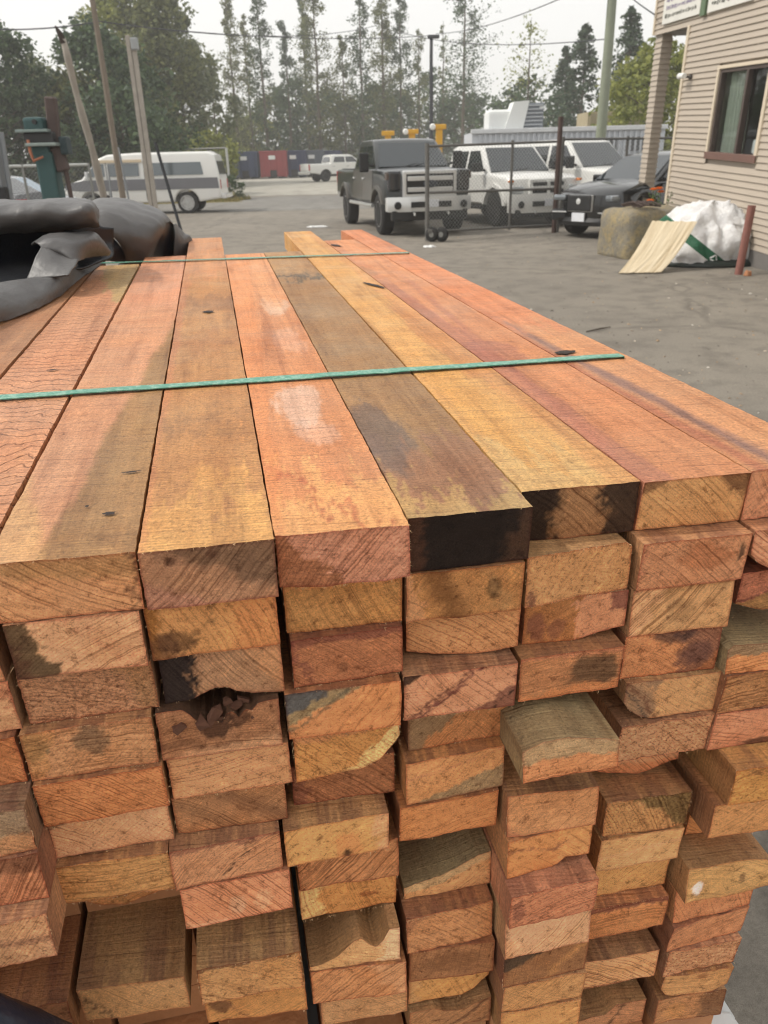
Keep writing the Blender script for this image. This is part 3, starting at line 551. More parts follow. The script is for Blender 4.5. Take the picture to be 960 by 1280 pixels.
# ------------------------------------------------------------------ ground, road, verge
def m_ground(name, a, b, c, sc=1.0, crack=True):
    x = N(name, .9, 0, spec=.25); co = x.coord()
    big = x.noise(co, .35 * sc, 5, .6); mid = x.noise(co, 2.6 * sc, 5, .62); fine = x.noise(co, 60, 4, .7); grit = x.noise(co, 420, 2, .6)
    col = x.mix(x.ramp(big, [(.35, 0.0), (.65, 1.0)]), lin(a), lin(b))
    col = x.mix(x.ramp(mid, [(.46, 0.0), (.66, .8)]), col, lin(c))
    oil = x.noise(co, .9 * sc, 6, .7, 1.0); col = x.mix(x.ramp(oil, [(.60, 0.0), (.70, .45)]), col, lin(tuple(v * .62 for v in c)))
    col = x.mix(1.0, col, x.ramp(fine, [(.25, .74), (.5, 1.0), (.75, 1.22)]), 'MULTIPLY')
    col = x.mix(.6, col, x.ramp(grit, [(.30, .55), (.5, 1.0), (.70, 1.45)]), 'MULTIPLY')
    nb = x.bump(fine, .35, .01); nb = x.bump(grit, .5, .003, nb)
    if crack:
        v = x.n('TexVoronoi', feature='DISTANCE_TO_EDGE'); v.inputs['Scale'].default_value = .22
        x.l(x.vmath('ADD', co, x.vmath('MULTIPLY', x.n('TexNoise').outputs[1], (.0, .0, 0))), v.inputs['Vector'])
        wv = x.noise(co, 1.3, 4); 
        d = x.math('ADD', v.outputs[0], x.math('MULTIPLY', x.math('SUBTRACT', wv, .5), .16))
        col = x.mix(x.ramp(x.math('ABSOLUTE', d), [(.0, .35), (.006, .25), (.010, 0.0)]), col, lin((58, 54, 50)))
    return x.out(col, nb)
bm = bmesh.new()
ysx = [-60, -10, -3, 0, 2, 5, 10, 16, 22, 28, 34] + [36 + 2 * i for i in range(14)] + [70, 90, 130, 250, 390]
xsx = [-390, -200, -80, -40, -20, -10, -4, 0, 4, 10, 20, 40, 80, 200, 390]
def sheet(bm, xs, ys, dz=0.0, xf=None):
    g = [[bm.verts.new(((xf(x, y) if xf else x), y, gz(x, y) + dz)) for y in ys] for x in xs]
    for i in range(len(xs) - 1):
        for j in range(len(ys) - 1): bm.faces.new((g[i][j], g[i + 1][j], g[i + 1][j + 1], g[i][j + 1]))
    return bm
M_YARD = m_ground('worn_yard_asphalt', (122, 116, 107), (134, 127, 116), (106, 100, 92))
M_ROAD = m_ground('road_asphalt', (120, 117, 112), (130, 127, 121), (106, 103, 98), .6)
M_LOT = m_ground('pale_concrete_lot', (154, 150, 140), (164, 160, 150), (136, 131, 121), .4, False)
M_VERGE = m_ground('dry_verge_soil', (136, 118, 84), (120, 112, 70), (98, 98, 56), 1.5, False)
kind(obj('yard_ground', sheet(bm, xsx, ysx), M_YARD), 'structure')
kind(obj('road', sheet(bmesh.new(), [-380, -60, -20, -5, 0, 10, 30, 60, 380], [31 + i for i in range(13)], .004), M_ROAD), 'structure')
kind(obj('far_lot', sheet(bmesh.new(), [-7, -3, 2, 8, 20, 60], [44 + 2 * i for i in range(22)], .008, lambda x, y: x - (y - 44) * .34 if x < 0 else x), M_LOT), 'structure')
def vx(x, y): return x + .35 * math.sin(y * 1.7) - (y - 39) * .22
kind(obj('verge', sheet(bmesh.new(), [-60, -30, -18, -12, -9, -6.1], [39 + .5 * i for i in range(12)] + [46, 50, 60, 90], .012, vx), M_VERGE), 'structure')
def patch(name, label, cat, px, py, rx, ry, m, h=.012, seed=1):
    g = ground(px, py); rnd = random.Random(seed); bm = bmesh.new(); n = 14
    ring = [V((rx * (1 + rnd.uniform(-.3, .3)) * math.cos(6.283 * k / n), ry * (1 + rnd.uniform(-.3, .3)) * math.sin(6.283 * k / n), .006)) for k in range(n)]
    a = [bm.verts.new(p) for p in ring]; b = [bm.verts.new(p * .82 + V((0, 0, h * rnd.uniform(.6, 1.6)))) for p in ring]
    for k in range(n): bm.faces.new((a[k], a[(k + 1) % n], b[(k + 1) % n], b[k]))
    bm.faces.new(b); o = obj(name, bm, m); o.location = g; return tag(o, label, cat)
M_PAPER = plain('white_paper', (224, 224, 222), .8)
patch('crumpled_paper', 'flat white scrap of paper lying on the yard near the gate wheel', 'paper', 537, 309, .12, .10, M_PAPER, .02, 3)
patch('paper_scrap', 'pale scrap lying on the road left of the dark pickup', 'paper', 396, 284, .28, .14, M_PAPER, .02, 5)
patch('stone', 'small orange-brown stone on the ground by the leaning pipe', 'stone', 934, 345, .05, .04, plain('brown_stone', (176, 122, 86), .8), .05, 6)
# a thin dark stick lying beyond the stack
a, b = ground(733, 416), ground(763, 410)
tag(obj('stick', tube([a + V((0, 0, .012)), (a + b) / 2 + V((.02, .01, .016)), b + V((0, 0, .012))], [.006, .008, .004]), plain('dark_stick', (70, 60, 52), .9)), 'thin dark stick lying on the yard to the right of the boards', 'stick')

# wood chips, grit and small litter trodden over the yard
rnd = random.Random(21); vv, ff = [], []
for _ in range(2600):
    Y = 1.6 + 20 * rnd.random() ** 1.6; X = rnd.uniform(-.5, 1) * (1.2 + Y * .5) + .6; s_ = rnd.uniform(.004, .016) * (1.8 if rnd.random() < .06 else 1); a = rnd.random() * 6.283; u = V((math.cos(a), math.sin(a), rnd.uniform(-.1, .2))) * s_; w_ = V((-math.sin(a), math.cos(a), 0)) * s_ * rnd.uniform(.2, .7); p = V((X, Y, .002)); i = len(vv)
    vv += [p - u - w_, p + u - w_, p + u * .8 + w_, p - u * .7 + w_, p + V((0, 0, s_ * .6))]; ff += [(i, i + 1, i + 4), (i + 1, i + 2, i + 4), (i + 2, i + 3, i + 4), (i + 3, i, i + 4)]
M_CHIP = N('yard_litter', .9); gq = M_CHIP.n('NewGeometry'); M_CHIP = M_CHIP.out(M_CHIP.ramp(gq.outputs['Random Per Island'], [(0.0, lin((86, 80, 74))), (.5, lin((128, 118, 106))), (.8, lin((176, 146, 110))), (1.0, lin((206, 200, 190)))]))
o = obj('litter', (vv, ff), M_CHIP); o['kind'] = 'stuff'; tag(o, 'wood chips and grit scattered thinly over the yard', 'litter')

# ------------------------------------------------------------------ building with tan lap siding on the right
WD = ray(420, 152).normalized(); WN = V((0, 0, 1)).cross(WD).normalized(); WU = WD.cross(WN)       # along the wall, outwards (left), up
WO = V((5.74, 11.72, 0.0))
def wallpt(px, py, off=0.0):
    r = ray(px, py); t = (WO + WN * off - EYE).dot(WN) / r.dot(WN); p = EYE + r * t - WO
    return p.dot(WD), p.dot(WU)
bld = thing('office_building', 'tan lap-sided two-storey building with a porch post on the right', 'building')
bld.matrix_world = Matrix(((WD.x, WN.x, WU.x, WO.x), (WD.y, WN.y, WU.y, WO.y), (WD.z, WN.z, WU.z, WO.z), (0, 0, 0, 1)))
M_SID = plain('tan_vinyl_siding', (174, 162, 147), .55, var=.07, scale=1.2, spec=.35)
M_TRIM = plain('cream_trim', (206, 192, 170), .55, var=.06)
M_FOUND = plain('grey_foundation', (112, 108, 104), .9, var=.2, scale=5, bump=.3)
M_SOFF = plain('grey_soffit', (150, 146, 140), .7)
M_BRF = plain('brown_window_frame', (78, 66, 60), .5, var=.1)
def m_glass(name, rgb, rough=.06):
    x = N(name, rough, 0, lin(rgb), .8); x.b.inputs['Coat Weight'].default_value = .5; x.b.inputs['Coat Roughness'].default_value = .03
    return x.m
def m_clear(name):
    x = N(name, .04, 0, (.85, .9, .9)); x.b.inputs['Transmission Weight'].default_value = 1.0; x.b.inputs['IOR'].default_value = 1.05
    x.b.inputs['Coat Weight'].default_value = 1.0; x.b.inputs['Coat Roughness'].default_value = .03; return x.m
xc = wallpt(831, 262)[0]; xo, zo = wallpt(819, 44); ztop = 5.6; x0 = -7.0
zfl = wallpt(957, 317)[1]
LAP = .092
wx0, wz1 = wallpt(899, 87); wx0b, wz0 = wallpt(888, 194)
wx0 = (wx0 + wx0b) / 2; wx1 = wallpt(956, 140)[0]; wx0, wx1 = max(wx0, wx1), min(wx0, wx1)
# inner shell behind the boards
bm = box(((x0 + xc) / 2, -3.06, ztop / 2 + .1), (xc - x0 - .04, 6, ztop + .6)); 
def hollow():
    """shell wall with a real opening behind the window"""
    bm = bmesh.new(); t = .12
    for a, b, c, d in ((x0, wx1, -.5, ztop), (wx0, xc - .02, -.5, ztop), (wx1, wx0, -.5, wz0), (wx1, wx0, wz1, ztop)):
        box(((a + b) / 2, -.03 - t / 2, (c + d) / 2), (b - a, t, d - c), bm)
    box(((x0 + xc) / 2, -6.1, ztop / 2), (xc - x0, .12, ztop + 1), bm)
    box((xc - .08, -3.1, ztop / 2), (.12, 5.7, ztop + 1), bm); box((x0 + .06, -3.1, ztop / 2), (.12, 5.7, ztop + 1), bm)
    return bm
bm.free(); obj('wall', hollow(), M_SID, bld)
obj('interior_floor', box(((x0 + xc) / 2, -3, wz0 - .9), (xc - x0 - .3, 5.6, .1)), plain('dark_interior', (70, 68, 64), .9), bld)
obj('foundation', box(((x0 + xc) / 2, -.06, zfl / 2 - .35), (xc - x0 - .02, .16, zfl + .7)), M_FOUND, bld)
lapm = {}
def lap(xa, xb, z, parent=bld, y=0.0):
    key = (round(xa, 3), round(xb, 3))
    if key not in lapm:
        bm = slab([(0, 0), (.022, 0), (.026, .006), (.004, LAP), (0, LAP)], xa, xb)          # x = out, z = up, y = along
        for v in bm.verts: v.co = V((v.co.y, v.co.x, v.co.z))
        bmesh.ops.recalc_face_normals(bm, faces=bm.faces[:])
        o = obj('siding_board', bm, M_SID, parent); lapm[key] = o.data
    else:
        o = bpy.data.objects.new('siding_board', lapm[key]); C.objects.link(o); o.parent = parent
    o.location = (0, y, z); return o
z = zfl
while z < ztop - .05:
    if z < zo - .02: e = xc - .09
    else: e = xo
    if z + LAP > wz0 - .05 and z < wz1 + .04:
        lap(wx0 + .05, e, z); lap(x0, wx1 - .05, z)
    else: lap(x0, e, z)
    z += LAP
obj('corner_trim', bevel(box((xc - .045, .012, (zfl + zo) / 2), (.09, .05, zo - zfl)), .006), M_TRIM, bld)
obj('corner_trim', bevel(box((xo + .03, .012, (zo + ztop) / 2), (.07, .06, ztop - zo)), .006), M_TRIM, bld)
# overhanging upper storey and its soffit, carried on a sided post
bm = box(((xc + xo) / 2 - .01, -3.03, (zo + ztop) / 2 + .012), (xo - xc - .02, 5.9, ztop - zo - .03)); obj('upper_storey', bm, M_SID, bld)
obj('soffit', box(((xc + xo) / 2, -3.03, zo - .006), (xo - xc - .03, 5.94, .02)), M_SOFF, bld)
obj('fascia', bevel(box(((x0 + xo) / 2, .036, zo - .0), (xo - x0, .012, .05)), .004), M_TRIM, bld) if False else None
pw, pd = .34, .20
post = obj('porch_post', box((xo - pw / 2 + .02, -.03 - pd / 2, zo / 2 - .25), (pw - .03, pd - .03, zo + .5)), M_SID, bld)
ppm = None; z = 0.0; pmesh = None
while z < zo - .03:
    if pmesh is None:
        bm = bmesh.new(); h = min(LAP, zo - z)
        a, b = pw / 2, pd / 2
        lo = [bm.verts.new((sx * (a + .012), sy * (b + .012), .004)) for sx, sy in ((-1, -1), (1, -1), (1, 1), (-1, 1))]
        hi = [bm.verts.new((sx * (a - .006), sy * (b - .006), LAP)) for sx, sy in ((-1, -1), (1, -1), (1, 1), (-1, 1))]
        for k in range(4): bm.faces.new((lo[k], lo[(k + 1) % 4], hi[(k + 1) % 4], hi[k]))
        bm.faces.new(lo[::-1]); bm.faces.new(hi)
        q = obj('siding_board', bm, M_SID, post); pmesh = q.data
    else:
        q = bpy.data.objects.new('siding_board', pmesh); C.objects.link(q); q.parent = post
    q.location = (xo - pw / 2 + .02, -.03 - pd / 2, z); z += LAP
obj('roof', box(((x0 + xo) / 2, -3, ztop + .12), (xo - x0 + .5, 6.8, .22)), plain('roof_edge', (92, 88, 84), .8), bld)
# window: frame, two sliding panes, curtain, a white box on the sill inside
win = obj('window', box((0, 0, 0), (.001, .001, .001)), M_BRF, bld)
def wbar(n, xa, xb, za, zb_, ya, yb, m, par): return obj(n, bevel(box(((xa + xb) / 2, (ya + yb) / 2, (za + zb_) / 2), (abs(xb - xa), abs(yb - ya), abs(zb_ - za))), .005), m, par)
wm = wallpt(928, 140)[0]
wbar('frame_casing', wx1 - .05, wx1 + .03, wz0 - .06, wz1 + .05, -.06, .045, M_TRIM, win); wbar('frame_casing', wx0 - .015, wx0 + .055, wz0 - .06, wz1 + .05, -.06, .045, M_TRIM, win)
wbar('frame_casing', wx1 + .03, wx0 - .015, wz1, wz1 + .05, -.06, .043, M_TRIM, win)
wbar('sash', wx0 - .075, wx0 - .017, wz0 + .002, wz1 - .002, -.08, .018, M_BRF, win); wbar('sash', wx1 + .032, wx1 + .08, wz0 + .002, wz1 - .002, -.08, .018, M_BRF, win)
wbar('sash', wm - .035, wm + .035, wz0 + .05, wz1 - .05, -.08, .022, M_BRF, win); wbar('sash', wx1 + .08, wx0 - .075, wz1 - .055, wz1 - .002, -.08, .016, M_BRF, win)
wbar('window_sill', wx1 - .05, wx0 + .05, wz0 - .055, wz0 + .052, -.08, .055, plain('red_brown_sill', (108, 80, 70), .6), win)
M_PANE = m_clear('window_glass')
wbar('pane', wm + .03, wx0 - .07, wz0 + .05, wz1 - .05, -.045, -.039, M_PANE, win); wbar('pane', wx1 + .07, wm - .03, wz0 + .05, wz1 - .05, -.055, -.049, M_PANE, win)
bm = bmesh.new()
for i in range(41):
    t = i / 40; xx = wm + .1 + (wx0 - wm - .2) * t; yy = -.16 + .03 * math.sin(t * 38) + .012 * math.sin(t * 91)
    bm.verts.new((xx, yy, wz0 - .1)); bm.verts.new((xx + .05 * math.sin(t * 4), yy + .02, wz1))
bm.verts.ensure_lookup_table()
for i in range(40): bm.faces.new([bm.verts[k] for k in (2 * i, 2 * i + 2, 2 * i + 3, 2 * i + 1)])
obj('curtain', bm, plain('pale_curtain', (170, 176, 160), .9), win, True)
obj('blind', box(((wx1 + wm) / 2 - .08, -.3, (wz0 + wz1) / 2 - .1), ((wm - wx1) * .5, .02, (wz1 - wz0) * .7)), plain('grey_blind', (120, 128, 116), .9), win)
obj('window_unit', bevel(box((wx1 + .22, -.11, wz0 + .16), (.22, .1, .2)), .02), plain('white_plastic', (226, 226, 222), .5), win)
# sign boards on the upper wall
M_SIGN = plain('weathered_white_sign', (214, 212, 204), .6, var=.12, scale=3)
M_SIGNG = plain('green_batten', (92, 112, 84), .6)
M_INK1 = plain('faded_violet_ink', (128, 118, 142), .7); M_INK2 = plain('faded_red_ink', (176, 92, 84), .7); M_INK3 = plain('faded_dark_ink', (96, 96, 88), .7)
def signboard(label, pa, pb, ink, rows, seed):
    xa, za = wallpt(*pa); xb, zb2 = wallpt(*pb); zb2 = (za + zb2) / 2; xa, xb = min(xa, xb), max(xa, xb)
    t = thing('sign', label, 'sign'); t.matrix_world = bld.matrix_world.copy()
    obj('sign_panel', bevel(box(((xa + xb) / 2, .045, zb2 + .65), (xb - xa, .03, 1.3)), .004), M_SIGN, t)
    rnd = random.Random(seed); bm = bmesh.new(); bm2 = bmesh.new()
    for r_ in range(rows):
        zc = zb2 + .12 + r_ * .125; xx = xa + .12 + rnd.uniform(0, .1)
        while xx < xb - .15:
            w = rnd.uniform(.02, .06); box((xx + w / 2, .0625, zc + rnd.uniform(-.006, .006)), (w, .004, rnd.uniform(.03, .07)), bm2 if r_ == 0 else bm); xx += w + rnd.uniform(.012, .05)
    if len(bm.verts): obj('faded_lettering', bm, ink, t)
    if len(bm2.verts): obj('faded_lettering', bm2, M_INK3, t)
signboard('weathered white sign with faded violet lettering above the porch corner', (831, 31), (878, 18), M_INK1, 6, 4)
signboard('weathered white sign with faded red lettering above the brown window', (888, 15), (944, 2), M_INK2, 5, 8)
xa, za = wallpt(880, 18); xb, _ = wallpt(886, 16); xa, xb = min(xa, xb), max(xa, xb)
o = obj('sign_batten', bevel(box(((xa + xb) / 2, .055, za + .62), (xb - xa, .05, 1.3)), .006), M_SIGNG, bld); o['label'] = 'green upright batten between the two white signs'
# security camera
cx_, cz_ = wallpt(866, 96); t = thing('security_camera', 'small white security camera on the tan siding left of the window', 'camera'); t.matrix_world = bld.matrix_world @ Matrix.Translation((cx_, .03, cz_))
obj('mount', lathe([(.0, 0), (.045, 0), (.045, .03), (.018, .04), (.018, .12), (0, .12)], 'y', 14), plain('dark_mount', (70, 66, 62), .6), t)
M_WPL = plain('white_plastic_shell', (228, 228, 224), .45)
obj('camera_body', lathe([(0, -.02), (.04, -.02), (.045, .0), (.045, .17), (.05, .175), (.05, .20), (0, .20)], 'x', 16, None, (0, .13, .02)), M_WPL, t)
# ------------------------------------------------------------------ concrete block, plant, bulk bag, plywood, pipe
M_BLK = N('weathered_concrete_block', .92); co = M_BLK.coord()
c1 = M_BLK.mix(M_BLK.ramp(M_BLK.noise(co, 2.2, 5, .65), [(.38, 0.0), (.6, 1.0)]), lin((142, 130, 104)), lin((122, 117, 106)))
c1 = M_BLK.mix(M_BLK.ramp(M_BLK.noise(co, 7, 5, .7), [(.46, 0.0), (.66, .8)]), c1, lin((160, 142, 100)))
c1 = M_BLK.mix(M_BLK.ramp(M_BLK.noise(co, 26, 4, .7), [(.5, 0.0), (.72, .7)]), c1, lin((92, 86, 74)))
M_BLK = M_BLK.out(c1, M_BLK.bump(M_BLK.noise(co, 14, 6, .7), .8, .03))
bl, bc = ground(743, 317), ground(783, 325)
dx = (bl - bc); dx.z = 0; dx.normalize(); wl = (bl - bc).length
ang = math.atan2(dx.y, dx.x)
blk = bmesh.new(); bmesh.ops.create_cube(blk, size=1); bmesh.ops.subdivide_edges(blk, edges=blk.edges[:], cuts=9, use_grid_fill=True)
for v in blk.verts:
    p = v.co.copy(); q = V((p.x * wl, p.y * 1.25, (p.z + .5) * .80))
    # worn rounded arrises
    for i, h in ((0, .5), (1, .5), (2, .5)):
        pass
    r_ = max(0, (abs(p.x) - .40)) + max(0, (abs(p.y) - .42)) + max(0, p.z - .38)
    if (abs(p.x) > .4) + (abs(p.y) > .42) + (p.z > .38) >= 2: q -= V((math.copysign(.35, p.x) * wl, math.copysign(.35, p.y) * 1.2, .28)) * r_ * .55
    n3 = V((noise.noise(q * 3.1), noise.noise(q * 3.1 + V((9, 0, 0))), noise.noise(q * 3.1 + V((0, 9, 0)))))
    q += n3 * .030 + V((noise.noise(q * 11), noise.noise(q * 11 + V((4, 4, 4))), noise.noise(q * 11 + V((8, 1, 1))))) * .012
    v.co = q
o = tag(obj('concrete_block', blk, M_BLK, None, True), 'weathered tan concrete block on the yard below the porch post', 'block')
yv = V((-dx.y, dx.x, 0)); yv = yv if yv.y > 0 and yv.x > 0 else -yv
cen = bc + dx * wl / 2 + yv * .62; o.location = (cen.x, cen.y, -.02); o.rotation_euler = (0, 0, math.atan2(dx.y, dx.x))
# bundle of dark mesh lying on the block
bm = bmesh.new(); rnd = random.Random(3)
top = V((cen.x, cen.y, .79))
for i in range(11):
    a = top + dx * (-.50 + i * .055) + yv * -.45; b = a + yv * .42 + dx * .05
    tube([a + V((0, 0, .02 + .02 * rnd.random())), (a + b) / 2 + V((0, 0, .05 + .03 * rnd.random())), b + V((0, 0, .02))], .013, bm, 5)
for i in range(4):
    a = top + dx * -.54 + yv * (-.42 + i * .11); b = a + dx * .66
    tube([a + V((0, 0, .05)), (a + b) / 2 + V((0, 0, .10)), b + V((0, 0, .04))], .012, bm, 5)
tag(obj('wire_grating', bm, plain('dark_rusty_wire', (72, 58, 52), .8)), 'dark rusty wire grating lying on top of the concrete block', 'grating')
# marigolds
pb = ground(818, 290); pb = at(818, 262, 15.3); pb.z = 0
t = thing('flowering_plant', 'orange marigolds growing between the porch post and the concrete block', 'plant', pb)
M_LEAFG = plain('flower_leaves', (74, 96, 48), .7, var=.4, scale=30); M_OR = plain('orange_petals', (244, 140, 30), .6, var=.2, scale=40)
bm = bmesh.new(); rnd = random.Random(4); st = bmesh.new(); heads = []
for i in range(26):
    a = rnd.random() * 6.283; r_ = rnd.uniform(.02, .30); h = rnd.uniform(.45, 1.08); tip = V((r_ * math.cos(a), r_ * math.sin(a), h)); tube([V((tip.x * .3, tip.y * .3, 0)), V((tip.x * .7, tip.y * .7, h * .6)), tip], .006, st, 4)
    if i < 8: heads.append(V((r_ * math.cos(a), -abs(r_ * math.sin(a)), .78 + .06 * i)))
    for k in range(16):
        c = tip * rnd.uniform(.4, 1) + V((rnd.uniform(-.09, .09), rnd.uniform(-.09, .09), 0)); u = V((rnd.uniform(-1, 1), rnd.uniform(-1, 1), rnd.uniform(-.4, .8))).normalized() * .055; w = u.cross(V((rnd.uniform(-1, 1), rnd.uniform(-1, 1), 1))).normalized() * .018
        vs_ = [bm.verts.new(p) for p in (c, c + u * .5 + w, c + u, c + u * .5 - w)]; bm.faces.new(vs_)
obj('leaves', bm, M_LEAFG, t); obj('stems', st, M_LEAFG, t)
for i, (px, py) in enumerate(((804, 255), (813, 252), (817, 238), (826, 241), (824, 237), (808, 258))):
    p = at(px, py, 15.05) - pb; bm = bmesh.new()
    for rg in range(3):
        for k in range(9):
            a = 6.283 * k / 9 + rg * .3; r1 = .085 - rg * .02
            d = V((math.cos(a), math.sin(a), .25 + .5 * rg)).normalized(); s_ = V((-math.sin(a), math.cos(a), 0)) * .03
            vs_ = [bm.verts.new(p + q) for q in (V((0, 0, .0)), d * r1 * .7 + s_, d * r1 + V((0, 0, .008)), d * r1 * .7 - s_)]; bm.faces.new(vs_)
    obj('blossom', bm, M_OR, t)
    obj('stem', tube([p * .999 + V((0, 0, -.01)), V((p.x * .8, p.y * .8, p.z * .5)), V((p.x * .4, p.y * .4, 0))], .005, None, 4), M_LEAFG, t)
# bulk bag
gl = ground(846, 338); gr = ground(935, 332)
M_BAG = N('white_woven_bag', .5, spec=.4); co = M_BAG.coord()
sp = M_BAG.n('SeparateXYZ'); M_BAG.l(co, sp.inputs[0])
band = M_BAG.math('ADD', M_BAG.math('MULTIPLY', sp.outputs[0], .62), sp.outputs[2])        # printed green stripe across the bag
bnd = M_BAG.math('MULTIPLY', M_BAG.math('GREATER_THAN', band, .16), M_BAG.math('LESS_THAN', band, .32))
dxy = M_BAG.math('ADD', M_BAG.math('ABSOLUTE', M_BAG.math('ADD', sp.outputs[0], .62)), M_BAG.math('ABSOLUTE', M_BAG.math('SUBTRACT', sp.outputs[2], .17)))
bnd = M_BAG.math('MAXIMUM', bnd, M_BAG.math('LESS_THAN', M_BAG.math('ADD', dxy, M_BAG.math('MULTIPLY', M_BAG.noise(co, 9, 2), .2)), .24))
wc = M_BAG.mix(M_BAG.noise(co, 5, 4), lin((206, 206, 208)), lin((232, 230, 226)))
wc = M_BAG.mix(M_BAG.ramp(M_BAG.noise(co, 3.3, 5), [(.55, 0.0), (.75, .5)]), wc, lin((150, 144, 132)))
wv = M_BAG.noise(M_BAG.vmath('MULTIPLY', co, (1, 1, 1)), 13, 4, .6, 1.2)
M_BAG = M_BAG.out(M_BAG.mix(bnd, wc, lin((24, 92, 62))), M_BAG.bump(wv, .6, .04))
bm = bmesh.new(); bmesh.ops.create_icosphere(bm, subdivisions=5, radius=1)
for v in bm.verts:
    p = v.co.copy(); z = max(p.z, -.35)
    lean = .10 * z
    rr = 1 - .10 * max(0, z) ** 2
    q = V((p.x * .86 * rr + lean, p.y * .66 * rr, (z + .35) * .72))
    a = math.atan2(p.y, p.x)
    if z > -.3:
        fold = noise.noise(V((a * 2.4, z * 2.2, 1.3))) * .10 + abs(noise.noise(V((a * 3.6 + z * .8, z * 1.1, 7)))) * -.20 + abs(noise.noise(V((a * 8 + z * 1.5, z * 1.4, 3)))) * -.09 + noise.noise(q * 5) * .02
        q += V((p.x, p.y, p.z * .6)) * fold
        # the gathered, slumped mouth of the bag
        if z > .55: q.z -= .10 * abs(noise.noise(V((a * 3, 2, z * 4)))); q.x += .05 * math.sin(a * 5)
    v.co = q
bag = tag(obj('bulk_bag', bm, M_BAG, None, True), 'slumped white bulk bag with a diagonal green stripe leaning against the building', 'bag')
bag.location = (5.10, 12.82, .0); bag.rotation_euler = (0, R(4), R(-14))
# printed emblem on the stripe: a small white triangle of three bars
dep = bpy.context.evaluated_depsgraph_get()
def on_bag(x, z):
    ok, p, n, _ = bag.ray_cast(V((x, -3, z)), V((0, 1, 0))); return (p, n) if ok else (V((x, -.5, z)), V((0, -1, 0)))
bpy.context.view_layer.update()
bm = bmesh.new(); tri = [(.10, .13), (.22, .08), (.18, .20)]
for (xa, za), (xb, zb2) in zip(tri, tri[1:] + tri[:1]):
    pts = []
    for k in range(5):
        t_ = .12 + .76 * k / 4; p, n = on_bag(xa + (xb - xa) * t_, za + (zb2 - za) * t_); pts.append(p + n * .006)
    tube(pts, .012, bm, 5)
obj('printed_triangle', bm, M_PAPER, bag)
bm = bmesh.new(); bmesh.ops.create_icosphere(bm, subdivisions=3, radius=1)
for v in bm.verts: v.co = V((v.co.x * 1.0, v.co.y * .72, max(0, v.co.z) * .16 + .005)) + V((noise.noise(v.co * 3) * .06, noise.noise(v.co * 3 + V((5, 0, 0))) * .06, 0))
o = tag(obj('plastic_sheet', bm, plain('dark_green_plastic', (30, 40, 36), .4), None, True), 'dark plastic sheet lying on the ground underneath the white bulk bag', 'plastic sheet'); o.location = (5.15, 12.85, .0); o.rotation_euler = (0, 0, R(-14))
# wooden sheet, set down askew against the bag
M_PLY = N('plywood_sheet', .7, spec=.3); co = M_PLY.coord('UV')
cc = M_PLY.ramp(M_PLY.noise(M_PLY.vmath('MULTIPLY', co, (13, 1.1, 1)), 1.0, 5, .6, .5), [(.3, lin((182, 162, 130))), (.48, lin((208, 192, 162))), (.7, lin((220, 206, 180)))])
M_PLY = M_PLY.out(cc, M_PLY.bump(M_PLY.noise(M_PLY.vmath('MULTIPLY', co, (30, 2, 1)), 1.0, 4), .3, .01))
PC = (ground(773, 343) + V((0, 0, .012)), ground(826, 342) + V((0, 0, .012)), at(815, 277, 12.38), at(871, 278, 12.12))
def plyp(a, b):
    p = PC[0].lerp(PC[1], a).lerp(PC[2].lerp(PC[3], a), b)
    p.z += .003 * math.sin(a * 22) - .07 * math.sin(math.pi * b) + (.012 * noise.noise(V((a * 16, b * 3, 1))))
    return p
pnx, pny = 26, 12; bm = bmesh.new(); uvl = bm.loops.layers.uv.new('UVMap')
pn = (PC[1] - PC[0]).cross(PC[2] - PC[0]).normalized() * .016
lay = [[[bm.verts.new(plyp(i / pnx, (j / pny) * (1 + .012 * noise.noise(V((i * .7, j, 3))))) + pn * h) for j in range(pny + 1)] for i in range(pnx + 1)] for h in (0, 1)]
def pf(vs_, uv):
    f = bm.faces.new(vs_)
    for l, q in zip(f.loops, uv): l[uvl].uv = q
for i in range(pnx):
    for j in range(pny):
        for h in (0, 1):
            q = [(i, j), (i + 1, j), (i + 1, j + 1), (i, j + 1)]; pf([lay[h][x][y] for x, y in q], [(x / pnx, y / pny) for x, y in q])
for i in range(pnx):
    for j in (0, pny): pf([lay[0][i][j], lay[0][i + 1][j], lay[1][i + 1][j], lay[1][i][j]], [(i / pnx, 0), (i / pnx + .04, 0), (i / pnx + .04, .02), (i / pnx, .02)])
for j in range(pny):
    for i in (0, pnx): pf([lay[0][i][j], lay[0][i][j + 1], lay[1][i][j + 1], lay[1][i][j]], [(0, j / pny), (0, j / pny + .08), (.02, j / pny + .08), (.02, j / pny)])
bmesh.ops.recalc_face_normals(bm, faces=bm.faces[:])
tag(obj('plywood_sheet', bm, M_PLY, None, False), 'pale streaked wooden sheet leaning against the white bulk bag', 'plywood')
# leaning steel pipe
pb = ground(923, 343); pt = at(940, 257, pb.y - .05)
tag(obj('steel_pipe', lathe([(.052, 0), (.054, .0), (.054, 1), (.047, 1.0), (.045, .93), (0, .93)], 'z', 18), plain('rusty_pink_pipe', (134, 88, 78), .7, var=.25, scale=9, bump=.2)), 'rusty pinkish steel pipe standing askew beside the bulk bag', 'pipe')
o = C.objects[-1]; d = pt - pb; o.location = pb - d * .02; o.rotation_euler = d.to_track_quat('Z', 'Y').to_euler(); o.scale = (1, 1, d.length * 1.02)
